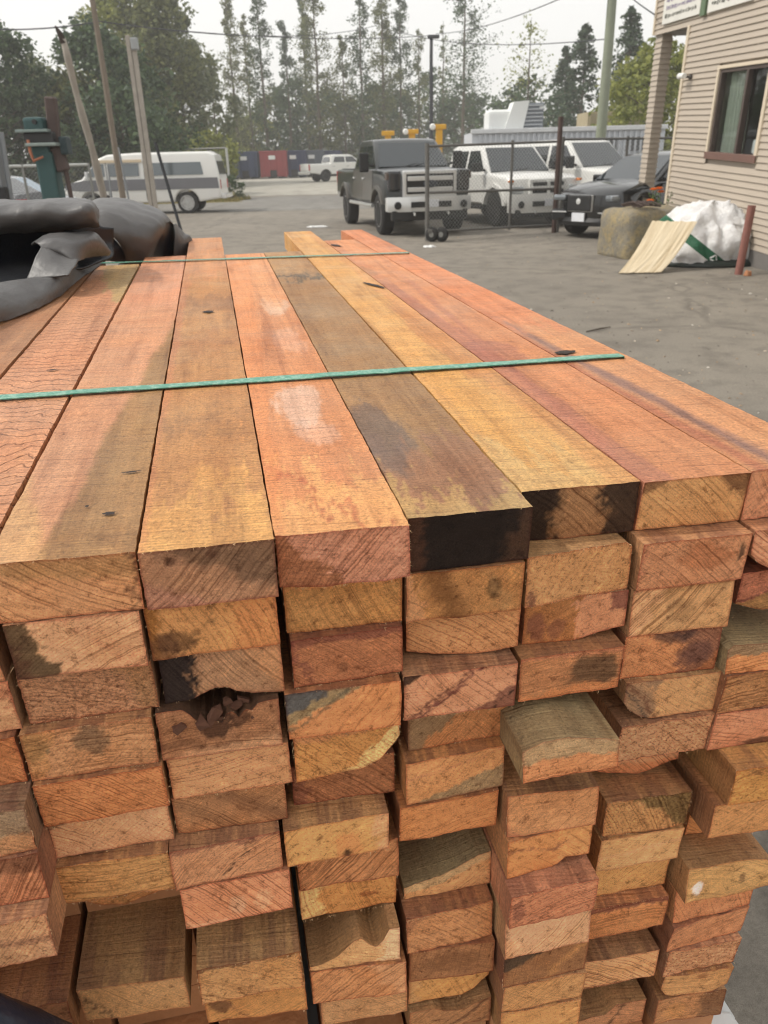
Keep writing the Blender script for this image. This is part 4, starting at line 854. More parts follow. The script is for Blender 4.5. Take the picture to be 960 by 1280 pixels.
# ------------------------------------------------------------------ vehicles. local frame: x forward, y left, z up, origin on the ground midway between the axles
def paint(name, rgb, rough=.32, metal=0.0): return plain(name, rgb, rough, metal, var=.06, scale=1.5, coat=.6)
M_BLACK = paint('black_paint', (12, 14, 16), .2); M_DGREY = paint('dark_grey_green_paint', (34, 38, 38), .28, .3); M_TAUPE = paint('grey_lower_paint', (92, 88, 82), .35, .3)
M_WHITE = paint('white_paint', (222, 221, 216), .35); M_CHROME = plain('chrome', (214, 214, 212), .2, .35, var=.05, coat=.6)
M_TYRE = plain('tyre_rubber', (30, 29, 28), .85, var=.2, scale=20); M_RIM = plain('alloy_rim', (170, 170, 168), .3, .8); M_RIMB = plain('black_rim', (40, 40, 40), .35, .5)
M_BPL = plain('black_plastic', (26, 26, 27), .55); M_GLS = m_glass('vehicle_glass', (18, 30, 36), .05); M_GLSD = m_glass('dark_tinted_glass', (30, 34, 38), .06)
M_LAMP = plain('headlamp_glass', (196, 200, 202), .1, .3, coat=.8); M_REDL = plain('red_lamp', (170, 26, 24), .25, coat=.6); M_AMB = plain('amber_lamp', (210, 120, 40), .25, coat=.6)
M_PLATE = plain('number_plate', (214, 216, 220), .5); M_GREYW = paint('grey_metal_paint', (120, 124, 128), .4)
def arc(cx, cz, r, n=9, z0=None):
    """arch from front to back along the lower edge"""
    z0 = cz if z0 is None else z0
    a0 = math.asin(max(-1, min(1, (z0 - cz) / r)))
    return [(cx + r * math.cos(a0 + (math.pi - 2 * a0) * k / n), cz + r * math.sin(a0 + (math.pi - 2 * a0) * k / n)) for k in range(n + 1)]
def shell(poly, w, m, name, parent, bev=.05, seg=2, nose=None, tum=None, crown=0.0, mats=None):
    """side outline extruded to the width, arrises rounded, plan and section curved"""
    bm = slab(poly, -w, w)
    caps = [f for f in bm.faces if abs(f.normal.y) > .9]
    ed = set(e for f in caps for e in f.edges)
    bmesh.ops.bevel(bm, geom=list(ed), offset=bev, segments=seg, affect='EDGES', profile=.6)
    for yy in (-.66, -.33, 0, .33, .66):
        bmesh.ops.bisect_plane(bm, geom=bm.verts[:] + bm.edges[:] + bm.faces[:], plane_co=(0, yy * w, 0), plane_no=(0, 1, 0))
    if tum:
        zb, zt, k = tum
        for v in bm.verts:
            if v.co.z > zb: v.co.y *= 1 - k * ((v.co.z - zb) / (zt - zb))
    if nose:
        x0, x1, am = nose
        for v in bm.verts:
            t = max(0, (v.co.x - x0) / (x1 - x0)); v.co.x -= am * t * (v.co.y / w) ** 2; 
    if crown:
        zt = max(p[1] for p in poly); zm = min(p[1] for p in poly)
        for v in bm.verts: v.co.z += crown * (1 - (v.co.y / w) ** 2) * max(0, (v.co.z - zm) / (zt - zm)) ** 2
    bmesh.ops.triangulate(bm, faces=[f for f in bm.faces if len(f.verts) > 4])
    o = obj(name, bm, m, parent)
    for p in o.data.polygons: p.use_smooth = True
    o.data.set_sharp_from_angle(angle=R(38)); return o
def sideplate(poly, yf, m, name, parent, th=.008, sides=(1, -1), off=.004):
    """panel lying on the flank; yf(x, z) gives the half width there"""
    out = []
    for s in sides:
        bm = bmesh.new()
        a = [bm.verts.new((x, s * (yf(x, z) - th), z)) for x, z in poly]; b = [bm.verts.new((x, s * (yf(x, z) + off), z)) for x, z in poly]
        bm.faces.new(a); bm.faces.new(b); n = len(poly)
        for i in range(n): bm.faces.new((a[i], a[(i + 1) % n], b[(i + 1) % n], b[i]))
        bmesh.ops.recalc_face_normals(bm, faces=bm.faces[:]); out.append(obj(name, bm, m, parent))
    return out
def quadplate(p4, m, name, parent, off=.006, th=.02, sub=None):
    p4 = [V(p) for p in p4]; n = (p4[1] - p4[0]).cross(p4[3] - p4[0]).normalized()
    bm = bmesh.new(); a = [bm.verts.new(p + n * off) for p in p4]; b = [bm.verts.new(p - n * th) for p in p4]
    bm.faces.new(a); bm.faces.new(b[::-1])
    k = len(p4)
    for i in range(k): bm.faces.new((a[i], b[i], b[(i + 1) % k], a[(i + 1) % k]))
    bmesh.ops.recalc_face_normals(bm, faces=bm.faces[:]); return obj(name, bm, m, parent)
def part_box(name, c, s, m, parent, bev=.012, rot=None):
    return obj(name, bevel(box(c, s, None, rot), min(bev, min(s) * .45), 2), m, parent)
def wheel(x, y, r, wd, rim, parent, spokes=6, ratio=.62):
    s = 1 if y > 0 else -1
    w = obj('wheel', lathe([(r * .55, -wd / 2), (r * .92, -wd / 2), (r, -wd * .36), (r, wd * .36), (r * .92, wd / 2), (r * ratio, wd / 2), (r * ratio, wd * .3), (r * .55, wd * .2)], 'y', 28), M_TYRE, parent, True)
    w.location = (x, y, r); w.data.set_sharp_from_angle(angle=R(40))
    bm = lathe([(0, s * wd * .16), (r * ratio * .9, s * wd * .16), (r * ratio, s * wd * .44), (r * ratio * 1.02, s * wd * .5), (r * ratio * .92, s * wd * .5), (r * ratio * .86, s * wd * .22), (0, s * wd * .22)], 'y', 28)
    for k in range(spokes):
        a = 6.283 * k / spokes; M = Matrix.Rotation(-a, 3, 'Y'); c = M @ V((r * ratio * .5, 0, 0))
        box((c.x, s * wd * .33, c.z), (r * ratio * .86, wd * .16, r * .15), bm, M)
    lathe([(0, s * wd * .46), (r * .14, s * wd * .44), (r * .16, s * wd * .2)], 'y', 12, bm)
    o = obj('rim', bm, rim, w); return w
def pickup(label, loc, heading, P, group='pickup trucks parked in the yard'):
    t = thing('pickup_truck', label, 'pickup truck', loc, heading, group)
    wb, w, r, lift = P.get('wb', 3.75), P.get('w', 1.0), P.get('r', .42), P.get('lift', 0.0)
    body, low = P['body'], P.get('lower', P['body']); xf, xr = wb / 2, -wb / 2
    fo, ro = P.get('fo', .92), P.get('ro', 1.25)
    sill, bel, hood, roof = .48 + lift, 1.22 + lift, P.get('hood', 1.17) + lift, P.get('roof', 1.90) + lift
    ar = r + .09; F, Bk = xf + fo, xr - ro
    xcw = xf - .52; cab0 = P.get('cab0', xf - 2.95)
    poly = [(F, sill + .05), (F + .02, hood - .28), (F - .06, hood - .08), (F - .25, hood), (xcw, bel + .02), (cab0, bel), (cab0 - .02, bel - .02), (Bk, bel - .02), (Bk, sill + .12), (xr - ar - .12, sill + .05)]
    rear = arc(xr, r, ar, 9, sill); front = arc(xf, r, ar, 9, sill)
    poly += rear[::-1] + front[::-1]
    shell(poly, w, body, 'body', t, .09, 3, (xf - .2, F, .18), (bel - .45, bel + .05, .045), .03)
    bodyside = lambda x, z: w * (1 - .045 * max(0, (z - bel + .45) / .5))
    obj('chassis', box((0, 0, r + .08 + lift * .3), (F - Bk - .5, .9, .22)), M_BPL, t)
    # cab
    cp = [(xcw + .10, bel - .02), (xcw - .62, roof - .05), (xcw - .85, roof), (cab0 + .35, roof), (cab0 + .12, roof - .06), (cab0, bel - .02)]
    cw, zt = w * .94, roof
    shell(cp, cw, body, 'cab', t, .07, 2, None, (bel, zt, .17), .03)
    cabside = lambda x, z: cw * (1 - .17 * max(0, (z - bel) / (zt - bel)))
    zl, zh = bel + .06, roof - .13
    fx = lambda z: xcw + .10 - .72 * (z - bel) / (roof - bel)
    b1 = (xcw + cab0) / 2 - .02
    sideplate([(fx(zl) - .22, zl), (fx(zh) - .16, zh), (b1 + .05, zh), (b1 + .05, zl)], cabside, M_GLSD, 'side_window', t)
    sideplate([(b1 - .05, zl), (b1 - .05, zh), (cab0 + .36, zh), (cab0 + .22, zl)], cabside, M_GLSD, 'side_window', t)
    y1, y2 = cw * .90, cw * .90 * (1 - .17)
    ws = quadplate([(xcw + .06, -y1, bel + .04), (xcw + .06, y1, bel + .04), (xcw - .585, y2, roof - .085), (xcw - .585, -y2, roof - .085)], M_GLS, 'windshield', t, .022)
    quadplate([(cab0 + .005, y1 * .8, bel + .1), (cab0 + .005, -y1 * .8, bel + .1), (cab0 + .11, -y2 * .8, roof - .14), (cab0 + .11, y2 * .8, roof - .14)], M_GLSD, 'rear_window', t, .022)
    for s in (-1, 1): obj('wiper', tube([(xcw + .1, s * .1 - .1, bel + .055), (xcw - .1, s * .1 + .45, bel + .17)], .01, None, 4), M_BPL, t)
    # doors, handles, mirrors
    for xa, xb in ((xcw - .08, b1 + .01), (b1 - .01, cab0 + .06)):
        for s, d in zip((1, -1), sideplate([(xa, sill + .06), (xa, bel - .01), (xb, bel - .01), (xb, sill + .06)], bodyside, low if P.get('two') else body, 'door', t, .01, (1, -1), .010)):
            part_box('handle', (xb + .16, s * (bodyside(0, bel - .2) + .025), bel - .2), (.2, .035, .045), P.get('trim', M_CHROME), d)
    for s in (1, -1):
        m = part_box('mirror', (xcw - .12, s * (w + .17), bel + .16), (.13, .22, P.get('mir', .22)), P.get('mirm', M_BPL), t, .03)
        obj('mirror_arm', tube([(xcw - .13, s * w * .93, bel + .08), (xcw - .12, s * (w + .1), bel + .12)], .03, None, 6), M_BPL, m)
    if P.get('two'):
        sideplate([(cab0 - .05, sill + .07), (cab0 - .05, bel - .10), (Bk + .1, bel - .10), (Bk + .1, bel - .5), (xr - ar - .05, bel - .5), (xr - ar - .05, sill + .3)], bodyside, low, 'lower_panel', t, .01, (1, -1), .006) if False else None
    # wheel flares
    for cxw in (xf, xr):
        for s in (1, -1):
            bm = bmesh.new(); A = arc(cxw, r, ar, 14, sill + .02); Bo = arc(cxw, r, ar + .09, 14, sill + .02); rows = []
            for (xa, za), (xb, zb) in zip(A, Bo):
                rows.append([bm.verts.new(p) for p in ((xa, s * (w - .05), za), (xa, s * (w + P.get('flare', .03)), za), (xb, s * (w + P.get('flare', .03) * .8), zb), (xb, s * (w - .05), zb))])
            for q, q2 in zip(rows, rows[1:]):
                for k in range(4): bm.faces.new((q[k], q[(k + 1) % 4], q2[(k + 1) % 4], q2[k]))
            bm.faces.new(rows[0]); bm.faces.new(rows[-1][::-1]); bmesh.ops.recalc_face_normals(bm, faces=bm.faces[:])
            obj('wheel_arch', bm, P.get('flarem', body), t)
    for x in (xf, xr):
        for s in (1, -1): wheel(x, s * (w - .15), r, .29, P.get('rim', M_RIM), t, P.get('spokes', 6))
    for s in (1, -1): obj('running_board', tube([(xf - ar - .1, s * (w - .02), sill - .06), (xr + ar + .1, s * (w - .02), sill - .06)], .05, None, 8), P.get('step', M_BPL), t)
    # bed
    part_box('bed_floor', ((cab0 + Bk) / 2, 0, bel + .0), (cab0 - Bk - .16, w * 1.66, .02), M_BPL, t, .005)
    part_box('tailgate', (Bk - .015, 0, (sill + bel) / 2 + .15), (.05, w * 1.6, bel - sill - .34), body, t)
    for s in (1, -1): part_box('tail_lamp', (Bk - .01, s * w * .9, bel - .25), (.06, .15, .4), M_REDL, t, .02)
    part_box('rear_bumper', (Bk - .09, 0, sill + .12), (.2, w * 1.9, .2), M_CHROME, t, .03)
    # front end
    gz0, gz1 = P.get('gz', (.30, 1.12)); gz0 += sill * 0 + lift + .42 - .0; 
    g0, g1 = sill + P.get('g0', .34), hood - P.get('g1', .05); X = F + .015; gw = P.get('gw', .62)
    g = part_box('grille', (X - .035, 0, (g0 + g1) / 2), (.09, gw * 2, g1 - g0), P.get('gm', M_CHROME), t, .05)
    part_box('grille_opening', (X + .006, 0, (g0 + g1) / 2), (.03, gw * 2 - .17, g1 - g0 - .15), M_BPL, g, .02)
    if P.get('bars') == 'three':
        for zz in (.30, .70): part_box('grille_bar', (X + .03, 0, g0 + (g1 - g0) * zz), (.03, gw * 2 - .22, (g1 - g0) * .17), M_CHROME, g, .02)
        e = obj('emblem', lathe([(0, 0), (.15, 0), (.17, .012), (.15, .03), (0, .035)], 'x', 24), plain('dark_oval_badge', (44, 50, 62), .3, .3, coat=.5), g); e.location = (X + .045, 0, (g0 + g1) / 2); e.scale = (1, 1, .46)
    elif P.get('bars') == 'cross':
        part_box('grille_bar', (X + .03, 0, (g0 + g1) / 2), (.03, gw * 2 - .12, .075), P.get('gm', M_CHROME), g, .02); part_box('grille_bar', (X + .03, 0, (g0 + g1) / 2), (.034, .085, g1 - g0 - .1), P.get('gm', M_CHROME), g, .02)
    else:
        for k in range(3): part_box('grille_bar', (X + .03, 0, g0 + (g1 - g0) * (.25 + .25 * k)), (.03, gw * 2 - .2, .05), M_CHROME, g, .015)
    hh = P.get('lamph', .36)
    for s in (1, -1):
        h = part_box('headlight', (F - .10, s * (w - .19), P.get('lz', g1 - lift - hh / 2 - .03) + lift), (.16, P.get('lw', .30), hh), P.get('lampm', M_LAMP), t, .05)
        part_box('turn_lamp', (F - .13, s * (w - .04), g1 - hh * .25), (.2, .07, hh * .36), P.get('turnm', M_AMB), h, .02)
    bz = sill + P.get('bz', .17); bh = P.get('bh', 1.0)
    b = shell([(F + .14, bz - .12 * bh), (F + .16, bz + .02), (F + .12, bz + .15 * bh), (F - .15, bz + .15 * bh), (F - .15, bz - .12 * bh)], w, P.get('bump', M_CHROME), 'front_bumper', t, .04, 2, (F - .4, F + .16, .16))
    part_box('bumper_opening', (F + .13, 0, bz + .01), (.06, .95, .12), M_BPL, b, .02)
    for s in (1, -1):
        o = obj('fog_lamp', lathe([(0, 0), (.075, 0), (.085, .03), (.06, .05), (0, .05)], 'x', 14), M_BPL, b); o.location = (F + .085, s * w * .78, bz)
    part_box('number_plate', (F + .172, .0, bz + .03), (.012, .32, .16), M_PLATE, b, .004)
    part_box('air_dam', (F - .05, 0, bz - .22), (.2, w * 1.8, .22), M_BPL, t, .04)
    for s in (1, -1): obj('tow_hook', tube([(F + .0, s * .4, bz - .16), (F + .16, s * .4, bz - .17), (F + .16, s * .4, bz - .22)], .022, None, 6), M_CHROME, t)
    if P.get('canopy'):
        shell([(cab0 - .03, bel - .02), (cab0 - .03, roof - .02), (Bk + .12, roof - .04), (Bk + .02, bel - .02)], cw * .99, body, 'canopy', t, .05, 2, None, (bel, roof, .14))
        sideplate([(cab0 - .25, zl), (cab0 - .25, zh), (Bk + .45, zh), (Bk + .4, zl)], lambda x, z: cw * .99 * (1 - .14 * max(0, (z - bel) / (roof - bel))), M_GLSD, 'canopy_window', t)
    return t
def place(px, py): g = ground(px, py); return g
def heading_from(hx, hy): return math.atan2(hy, hx)
def axle_to_origin(fx, fy, hd, wb): return (fx - math.cos(hd) * wb / 2, fy - math.sin(hd) * wb / 2, gz(fx, fy))
# dark lifted pickup
hd = heading_from(math.sin(R(13)), -math.cos(R(13)))
pickup('dark grey lifted pickup truck with a big chrome grille facing the camera', axle_to_origin(1.02, 19.75, hd, 4.0), hd,
       dict(wb=4.0, w=1.0, r=.46, lift=.20, body=M_DGREY, lower=M_TAUPE, hood=1.19, roof=1.87, bars='three', gw=.64, g0=.15, g1=-.01, flare=.06, flarem=M_TAUPE, mir=.42, step=M_CHROME, rim=M_RIM, lampm=plain('smoked_lamp', (40, 42, 46), .12, .2, coat=.8), turnm=plain('smoked_turn_lamp', (74, 56, 46), .2, coat=.6), lamph=.44, lz=.98, bz=.0, bh=1.15, two=True, ro=1.3))
hd = heading_from(math.sin(R(20)), -math.cos(R(20)))
pickup('white crew cab pickup with a white cross-bar grille behind the rolling gate', axle_to_origin(3.92, 21.35, hd, 3.7), hd,
       dict(wb=3.7, w=1.0, r=.42, lift=.02, body=M_WHITE, gm=M_WHITE, bump=M_WHITE, bars='cross', gw=.52, rim=M_RIMB, spokes=7, trim=M_BPL, roof=1.90, g0=.22, g1=.07, bz=.05, bh=1.6, lz=.86, lamph=.17, lw=.34))
hd = heading_from(math.sin(R(32)), -math.cos(R(32)))
pickup('white pickup parked behind the black car, its hood hidden', axle_to_origin(6.45, 22.2, hd, 3.7), hd,
       dict(wb=3.7, w=1.0, r=.42, lift=.08, body=M_WHITE, bars='bars', roof=1.92, rim=M_RIM, mir=.3))
hd = heading_from(math.cos(R(28)), math.sin(R(28)))
g_ = ground(424, 226); s_ = 63 / g_.y; g_ = EYE + (g_ - EYE) * s_
pickup('distant white pickup facing right in front of the dumpsters', (g_.x + .2, g_.y, gz(g_.x, g_.y)), hd,
       dict(wb=3.4, w=.92, r=.38, lift=.0, body=M_WHITE, roof=1.78), 'pickup trucks parked in the yard')
# black SUV nosing out from behind the building
def suv(label, loc, hd):
    t = thing('suv', label, 'car', loc, hd); wb, w, r = 2.87, .95, .37; xf, xr = wb / 2, -wb / 2; F, Bk = xf + .86, xr - .98; ar = r + .07; sill = .34; bel = 1.02; roof = 1.64
    poly = [(F - .02, .30), (F + .02, .55), (F - .02, .84), (F - .16, .93), (F - .75, 1.03), (xf - .45, 1.09), (xr + .3, 1.12), (Bk + .1, 1.12), (Bk, .9), (Bk + .02, .42), (xr - ar - .1, sill)]
    poly += arc(xr, r, ar, 9, sill)[::-1] + arc(xf, r, ar, 9, sill)[::-1]
    shell(poly, w, M_BLACK, 'body', t, .14, 4, (xf - .1, F, .34), (.7, 1.12, .10), .05)
    side = lambda x, z: w * (1 - .10 * max(0, (z - .7) / .42))
    cp = [(xf - .38, 1.06), (xf - 1.22, 1.56), (xf - 1.75, roof), (xr + .2, 1.61), (Bk + .35, 1.52), (Bk + .12, 1.06)]
    cw = w * .90; shell(cp, cw, M_BLACK, 'cab', t, .08, 3, None, (1.06, roof, .22), .03)
    cs = lambda x, z: cw * (1 - .22 * max(0, (z - 1.06) / (roof - 1.06)))
    sideplate([(xf - .95, 1.14), (xf - 1.30, 1.40), (xf - 1.6, 1.51), (-.35, 1.53), (-.35, 1.14)], cs, M_GLSD, 'side_window', t)
    sideplate([(-.45, 1.14), (-.45, 1.53), (xr + .2, 1.50), (xr - .3, 1.30), (xr - .1, 1.16)], cs, M_GLSD, 'side_window', t)
    quadplate([(xf - .45, -.76, 1.105), (xf - .45, .76, 1.105), (xf - 1.20, .62, 1.545), (xf - 1.20, -.62, 1.545)], M_GLS, 'windshield', t, .03)
    for x in (xf, xr):
        for s in (1, -1): wheel(x, s * (w - .13), r, .25, M_RIM, t, 10)
    g = part_box('grille', (F - .01, 0, .70), (.08, .66, .33), M_CHROME, t, .035)
    part_box('grille_mesh', (F + .008, 0, .705), (.08, .645, .315), M_BPL, g, .03)
    e = obj('emblem', lathe([(0, 0), (.055, 0), (.06, .012), (0, .02)], 'x', 18), M_CHROME, g); e.location = (F + .05, 0, .74)
    for s in (1, -1):
        M = Matrix.Rotation(s * R(-24), 3, 'Z')
        part_box('headlight', (F - .20, s * .64, .80), (.20, .44, .12), plain('suv_headlamp', (130, 136, 140), .1, .3, coat=.8), t, .05, M)
        part_box('air_intake', (F - .17, s * .64, .46), (.24, .42, .22), M_BPL, t, .04, M)
        part_box('bumper_strip', (F - .10, s * .58, .52), (.18, .40, .025), M_CHROME, t, .01, M)
        part_box('mirror', (xf - .80, s * (w + .06), 1.14), (.14, .24, .15), M_BLACK, t, .04)
        for xa, xb in ((xf - .62, -.38), (-.42, xr + .05)):
            d = sideplate([(xa, .42), (xa, 1.03), (xb, 1.05), (xb, .42)], side, M_BLACK, 'door', t, .01, (s,), .008)[0]; part_box('handle', (xb + .2, s * (side(0, .93) + .02), .93), (.2, .03, .035), M_CHROME, d)
    part_box('number_plate', (F + .03, 0, .43), (.03, .34, .17), M_PLATE, t, .005)
    b = shell([(F + .02, .26), (F + .05, .34), (F - .0, .42), (F - .4, .42), (F - .4, .26)], w * .93, M_BPL, 'lower_bumper', t, .04, 2, (xf - .1, F, .32))
    return t
hd = heading_from(-math.sin(R(56)), -math.cos(R(56)))
suv('black crossover car with a rounded dark mesh grille, nosing out beside the porch post', axle_to_origin(4.98, 17.75, hd, 2.87), hd)
# white and grey van at the roadside
def van(label, loc, hd):
    t = thing('van', label, 'van', loc, hd); wb, w, r = 3.5, 1.0, .37; xf, xr = wb / 2, -wb / 2; F, Bk = xf + 1.0, xr - 1.25; ar = r + .08; sill = .40; roof = 2.06; bel = 1.22
    poly = [(F, .42), (F + .02, .80), (F - .08, 1.08), (xf + .28, 1.24), (xf - .42, 1.90), (xf - .75, 2.02), (0, roof), (Bk + .35, roof - .01), (Bk + .12, roof - .12), (Bk - .02, 1.2), (Bk - .02, .5), (xr - ar - .1, sill)]
    poly += arc(xr, r, ar, 9, sill)[::-1] + arc(xf, r, ar, 9, sill)[::-1]
    shell(poly, w, M_WHITE, 'body', t, .08, 3, (xf, F, .12), (bel, roof, .14), .05)
    side = lambda x, z: w * (1 - .14 * max(0, (z - bel) / (roof - bel)))
    sideplate([(F - .14, .90), (F - .16, 1.10), (xf + .15, 1.21), (Bk + .05, 1.21), (Bk + .02, .84), (xf + .3, .84)], side, plain('grey_band_paint', (112, 112, 116), .4, var=.05, scale=2), 'grey_band', t, .01, (1, -1), .005)
    z0, z1 = 1.32, 1.74
    for xa, xb, sl in ((xf + .05, xf - .62, .30), (xf - .76, -.12, 0), (-.42, Bk + .55, -.06)):
        for o in sideplate([(xa, z0), (xa - sl, z1), (xb + (.0 if sl >= 0 else .08), z1), (xb, z0)], side, m_glass('van_window', (78, 88, 92), .08), 'side_window', t):
            f = o
    sideplate([(xf - .34, 1.78), (xf - .34, 1.87), (-.25, 1.87), (-.25, 1.78)], side, plain('tan_drip_rail', (196, 178, 150), .6), 'awning_rail', t, .01, (1, -1), .05)
    for xx in (xf - .69, -.30): sideplate([(xx + .012, .5), (xx + .012, 1.83), (xx - .012, 1.83), (xx - .012, .5)], side, M_BPL, 'door_seam', t, .01, (1, -1), .006)
    quadplate([(xf + .26, -.86, 1.27), (xf + .26, .86, 1.27), (xf - .38, .76, 1.87), (xf - .38, -.76, 1.87)], M_GLS, 'windshield', t, .02)
    quadplate([(Bk + .0, .75, 1.3), (Bk + .0, -.75, 1.3), (Bk + .08, -.7, 1.75), (Bk + .08, .7, 1.75)], M_GLSD, 'rear_window', t, .03)
    for x in (xf, xr):
        for s in (1, -1): wheel(x, s * (w - .15), r, .25, plain('silver_five_spoke', (190, 190, 188), .35, .4), t, 5, .70)
    for s in (1, -1):
        part_box('mirror', (xf - .02, s * (w + .14), 1.36), (.1, .2, .28), M_CHROME, t, .03); part_box('tail_lamp', (Bk - .02, s * .86, .98), (.05, .12, .32), M_REDL, t, .02)
        part_box('headlight', (F + .0, s * .72, .86), (.06, .26, .2), M_LAMP, t, .03)
    part_box('rear_bumper', (Bk - .1, 0, .56), (.16, 1.9, .16), M_CHROME, t, .03); part_box('front_bumper', (F + .08, 0, .56), (.14, 1.94, .18), M_CHROME, t, .03)
    part_box('grille', (F + .01, 0, .86), (.05, 1.1, .22), M_BPL, t, .02)
    return t
g = ground(236, 266.5)
hd = heading_from(-1, -.03); c, s = math.cos(hd), math.sin(hd)
van('old white van with a grey stripe and alloy wheels parked along the road', (g.x + c * 1.75 - s * -.0, g.y + .85 + s * 1.75, 0), hd)
# two cars half hidden behind the tarpaulin on the left
def sedan(label, loc, hd, m, group=None):
    t = thing('sedan', label, 'car', loc, hd, group); wb, w, r = 2.7, .88, .32; xf, xr = wb / 2, -wb / 2; F, Bk = xf + .9, xr - 1.0; ar = r + .06; sill = .32
    poly = [(F, .3), (F + .02, .6), (F - .15, .74), (xf - .4, .93), (xr + .1, .97), (Bk + .05, .98), (Bk - .02, .85), (Bk, .4), (xr - ar - .1, sill)] + arc(xr, r, ar, 9, sill)[::-1] + arc(xf, r, ar, 9, sill)[::-1]
    shell(poly, w, m, 'body', t, .10, 3, (xf, F, .25), (.6, .97, .10), .04)
    cw = w * .90; shell([(xf - .35, .90), (xf - 1.25, 1.38), (xf - 1.6, 1.43), (xr + .55, 1.40), (xr - .35, .94)], cw, m, 'cab', t, .06, 2, None, (.92, 1.43, .2), .03)
    cs = lambda x, z: cw * (1 - .2 * max(0, (z - .92) / .51))
    sideplate([(xf - .85, 1.0), (xf - 1.35, 1.31), (-.25, 1.34), (-.25, 1.0)], cs, M_GLSD, 'side_window', t); sideplate([(-.33, 1.0), (-.33, 1.34), (xr + .5, 1.32), (xr + .1, 1.0)], cs, M_GLSD, 'side_window', t)
    quadplate([(xf - .40, -.70, .955), (xf - .40, .70, .955), (xf - 1.22, .58, 1.365), (xf - 1.22, -.58, 1.365)], m_glass('pale_windshield', (120, 140, 156), .08), 'windshield', t, .03)
    quadplate([(xr - .30, .70, .99), (xr - .30, -.70, .99), (xr + .48, -.58, 1.36), (xr + .48, .58, 1.36)], M_GLSD, 'rear_window', t, .03)
    for x in (xf, xr):
        for s in (1, -1): wheel(x, s * (w - .12), r, .22, M_RIM, t, 7)
    for s in (1, -1):
        part_box('tail_lamp', (Bk + .0, s * .66, .80), (.08, .36, .16), M_REDL, t, .03); part_box('headlight', (F - .1, s * .62, .66), (.2, .36, .14), M_LAMP, t, .04)
        part_box('mirror', (xf - .75, s * (w + .08), 1.0), (.12, .2, .13), m, t, .03)
    part_box('number_plate', (Bk - .02, 0, .75), (.02, .34, .15), M_PLATE, t, .004)
    return t
q = at(33, 244, 23.6)
sedan('dark grey car with a red tail lamp behind the grey steel post', (q.x - 1.75, 24.6, 0), heading_from(-.90, .43), paint('dark_grey_car_paint', (70, 72, 76)))
q = at(46, 236, 26.5)
sedan('silver car whose pale hood shows above the black tarpaulin', (q.x - 1.1, 27.2, 0), heading_from(.94, -.34), paint('silver_car_paint', (190, 194, 198), .35, .1))
# ------------------------------------------------------------------ dumpsters
M_DBLUE = plain('faded_blue_steel', (52, 66, 98), .6, var=.2, scale=2); M_DNAVY = plain('navy_steel', (38, 48, 84), .6, var=.2, scale=2); M_DRED = plain('faded_red_steel', (150, 62, 64), .6, var=.2, scale=2); M_DGR = plain('blue_grey_steel', (76, 84, 96), .65, var=.2, scale=2)
def dumpster(label, px, Y, m, w=2.45, h=2.35, L=5.5, rz=0.0, mark=True):
    p = at(px, 225, Y); t = thing('dumpster', label, 'dumpster', (p.x, Y, gz(p.x, Y)), rz, 'steel dumpsters in a row')
    bm = bmesh.new()
    for c, s in (((-w / 2 + .04, L / 2, h / 2 + .12), (.08, L, h - .2)), ((w / 2 - .04, L / 2, h / 2 + .12), (.08, L, h - .2)), ((0, .04, h / 2 + .12), (w - .16, .08, h - .2)), ((0, L - .04, h / 2 + .12), (w - .16, .08, h - .2)), ((0, L / 2, .2), (w - .16, L - .16, .1))): box(c, s, bm)
    obj('bin', bm, m, t)
    obj('top_rim', tube([(-w / 2, -.03, h), (w / 2, -.03, h), (w / 2, L, h), (-w / 2, L, h), (-w / 2, -.03, h)], .07, None, 6), m, t)
    for k in range(4): part_box('rib', (-w / 2 + .3 + k * (w - .6) / 3, -.05, h / 2 + .1), (.11, .1, h - .5), m, t, .02)
    for s in (-1, 1): part_box('corner_post', (s * (w / 2 - .06), -.04, h / 2 + .06), (.14, .1, h - .1), m, t, .02)
    for s in (-1, 1):
        for k in range(5): part_box('rib', (s * (w / 2 + .04), .6 + k * 1.05, h / 2 + .1), (.09, .11, h - .4), m, t, .02)
    part_box('hook_recess', (0, -.07, .42), (.62, .12, .62), M_BPL, t, .02); part_box('skid', (-.5, L / 2, .07), (.14, L, .14), M_BPL, t, .01); part_box('skid', (.5, L / 2, .07), (.14, L, .14), M_BPL, t, .01)
    if mark: part_box('white_label', (-.08, -.115, h * .78), (.62, .02, .34), M_PAPER, t, .005)
    obj('lid', bevel(box((0, L / 2, h + .05), (w - .05, L - .1, .06)), .01), plain('dark_tarp_cover', (58, 58, 60), .8), t)
    return t
dumpster('faded blue dumpster with a white label, leftmost of the row by the trees', 308, 81, M_DBLUE)
dumpster('red dumpster between two blue ones by the trees', 343, 80.5, M_DRED)
dumpster('navy blue dumpster directly right of the red one', 369, 82, M_DNAVY, 2.2)
dumpster('blue-grey dumpster with a white label beside the distant white pickup', 392, 84, M_DGR, 2.2)
dumpster('navy dumpster half hidden behind the distant white pickup', 412, 86, M_DNAVY, 2.3, 2.3)
dumpster('grey-blue dumpster behind the chain-link post and shrub', 281, 79, M_DGR, 2.3, 2.2, 5, 0, False)
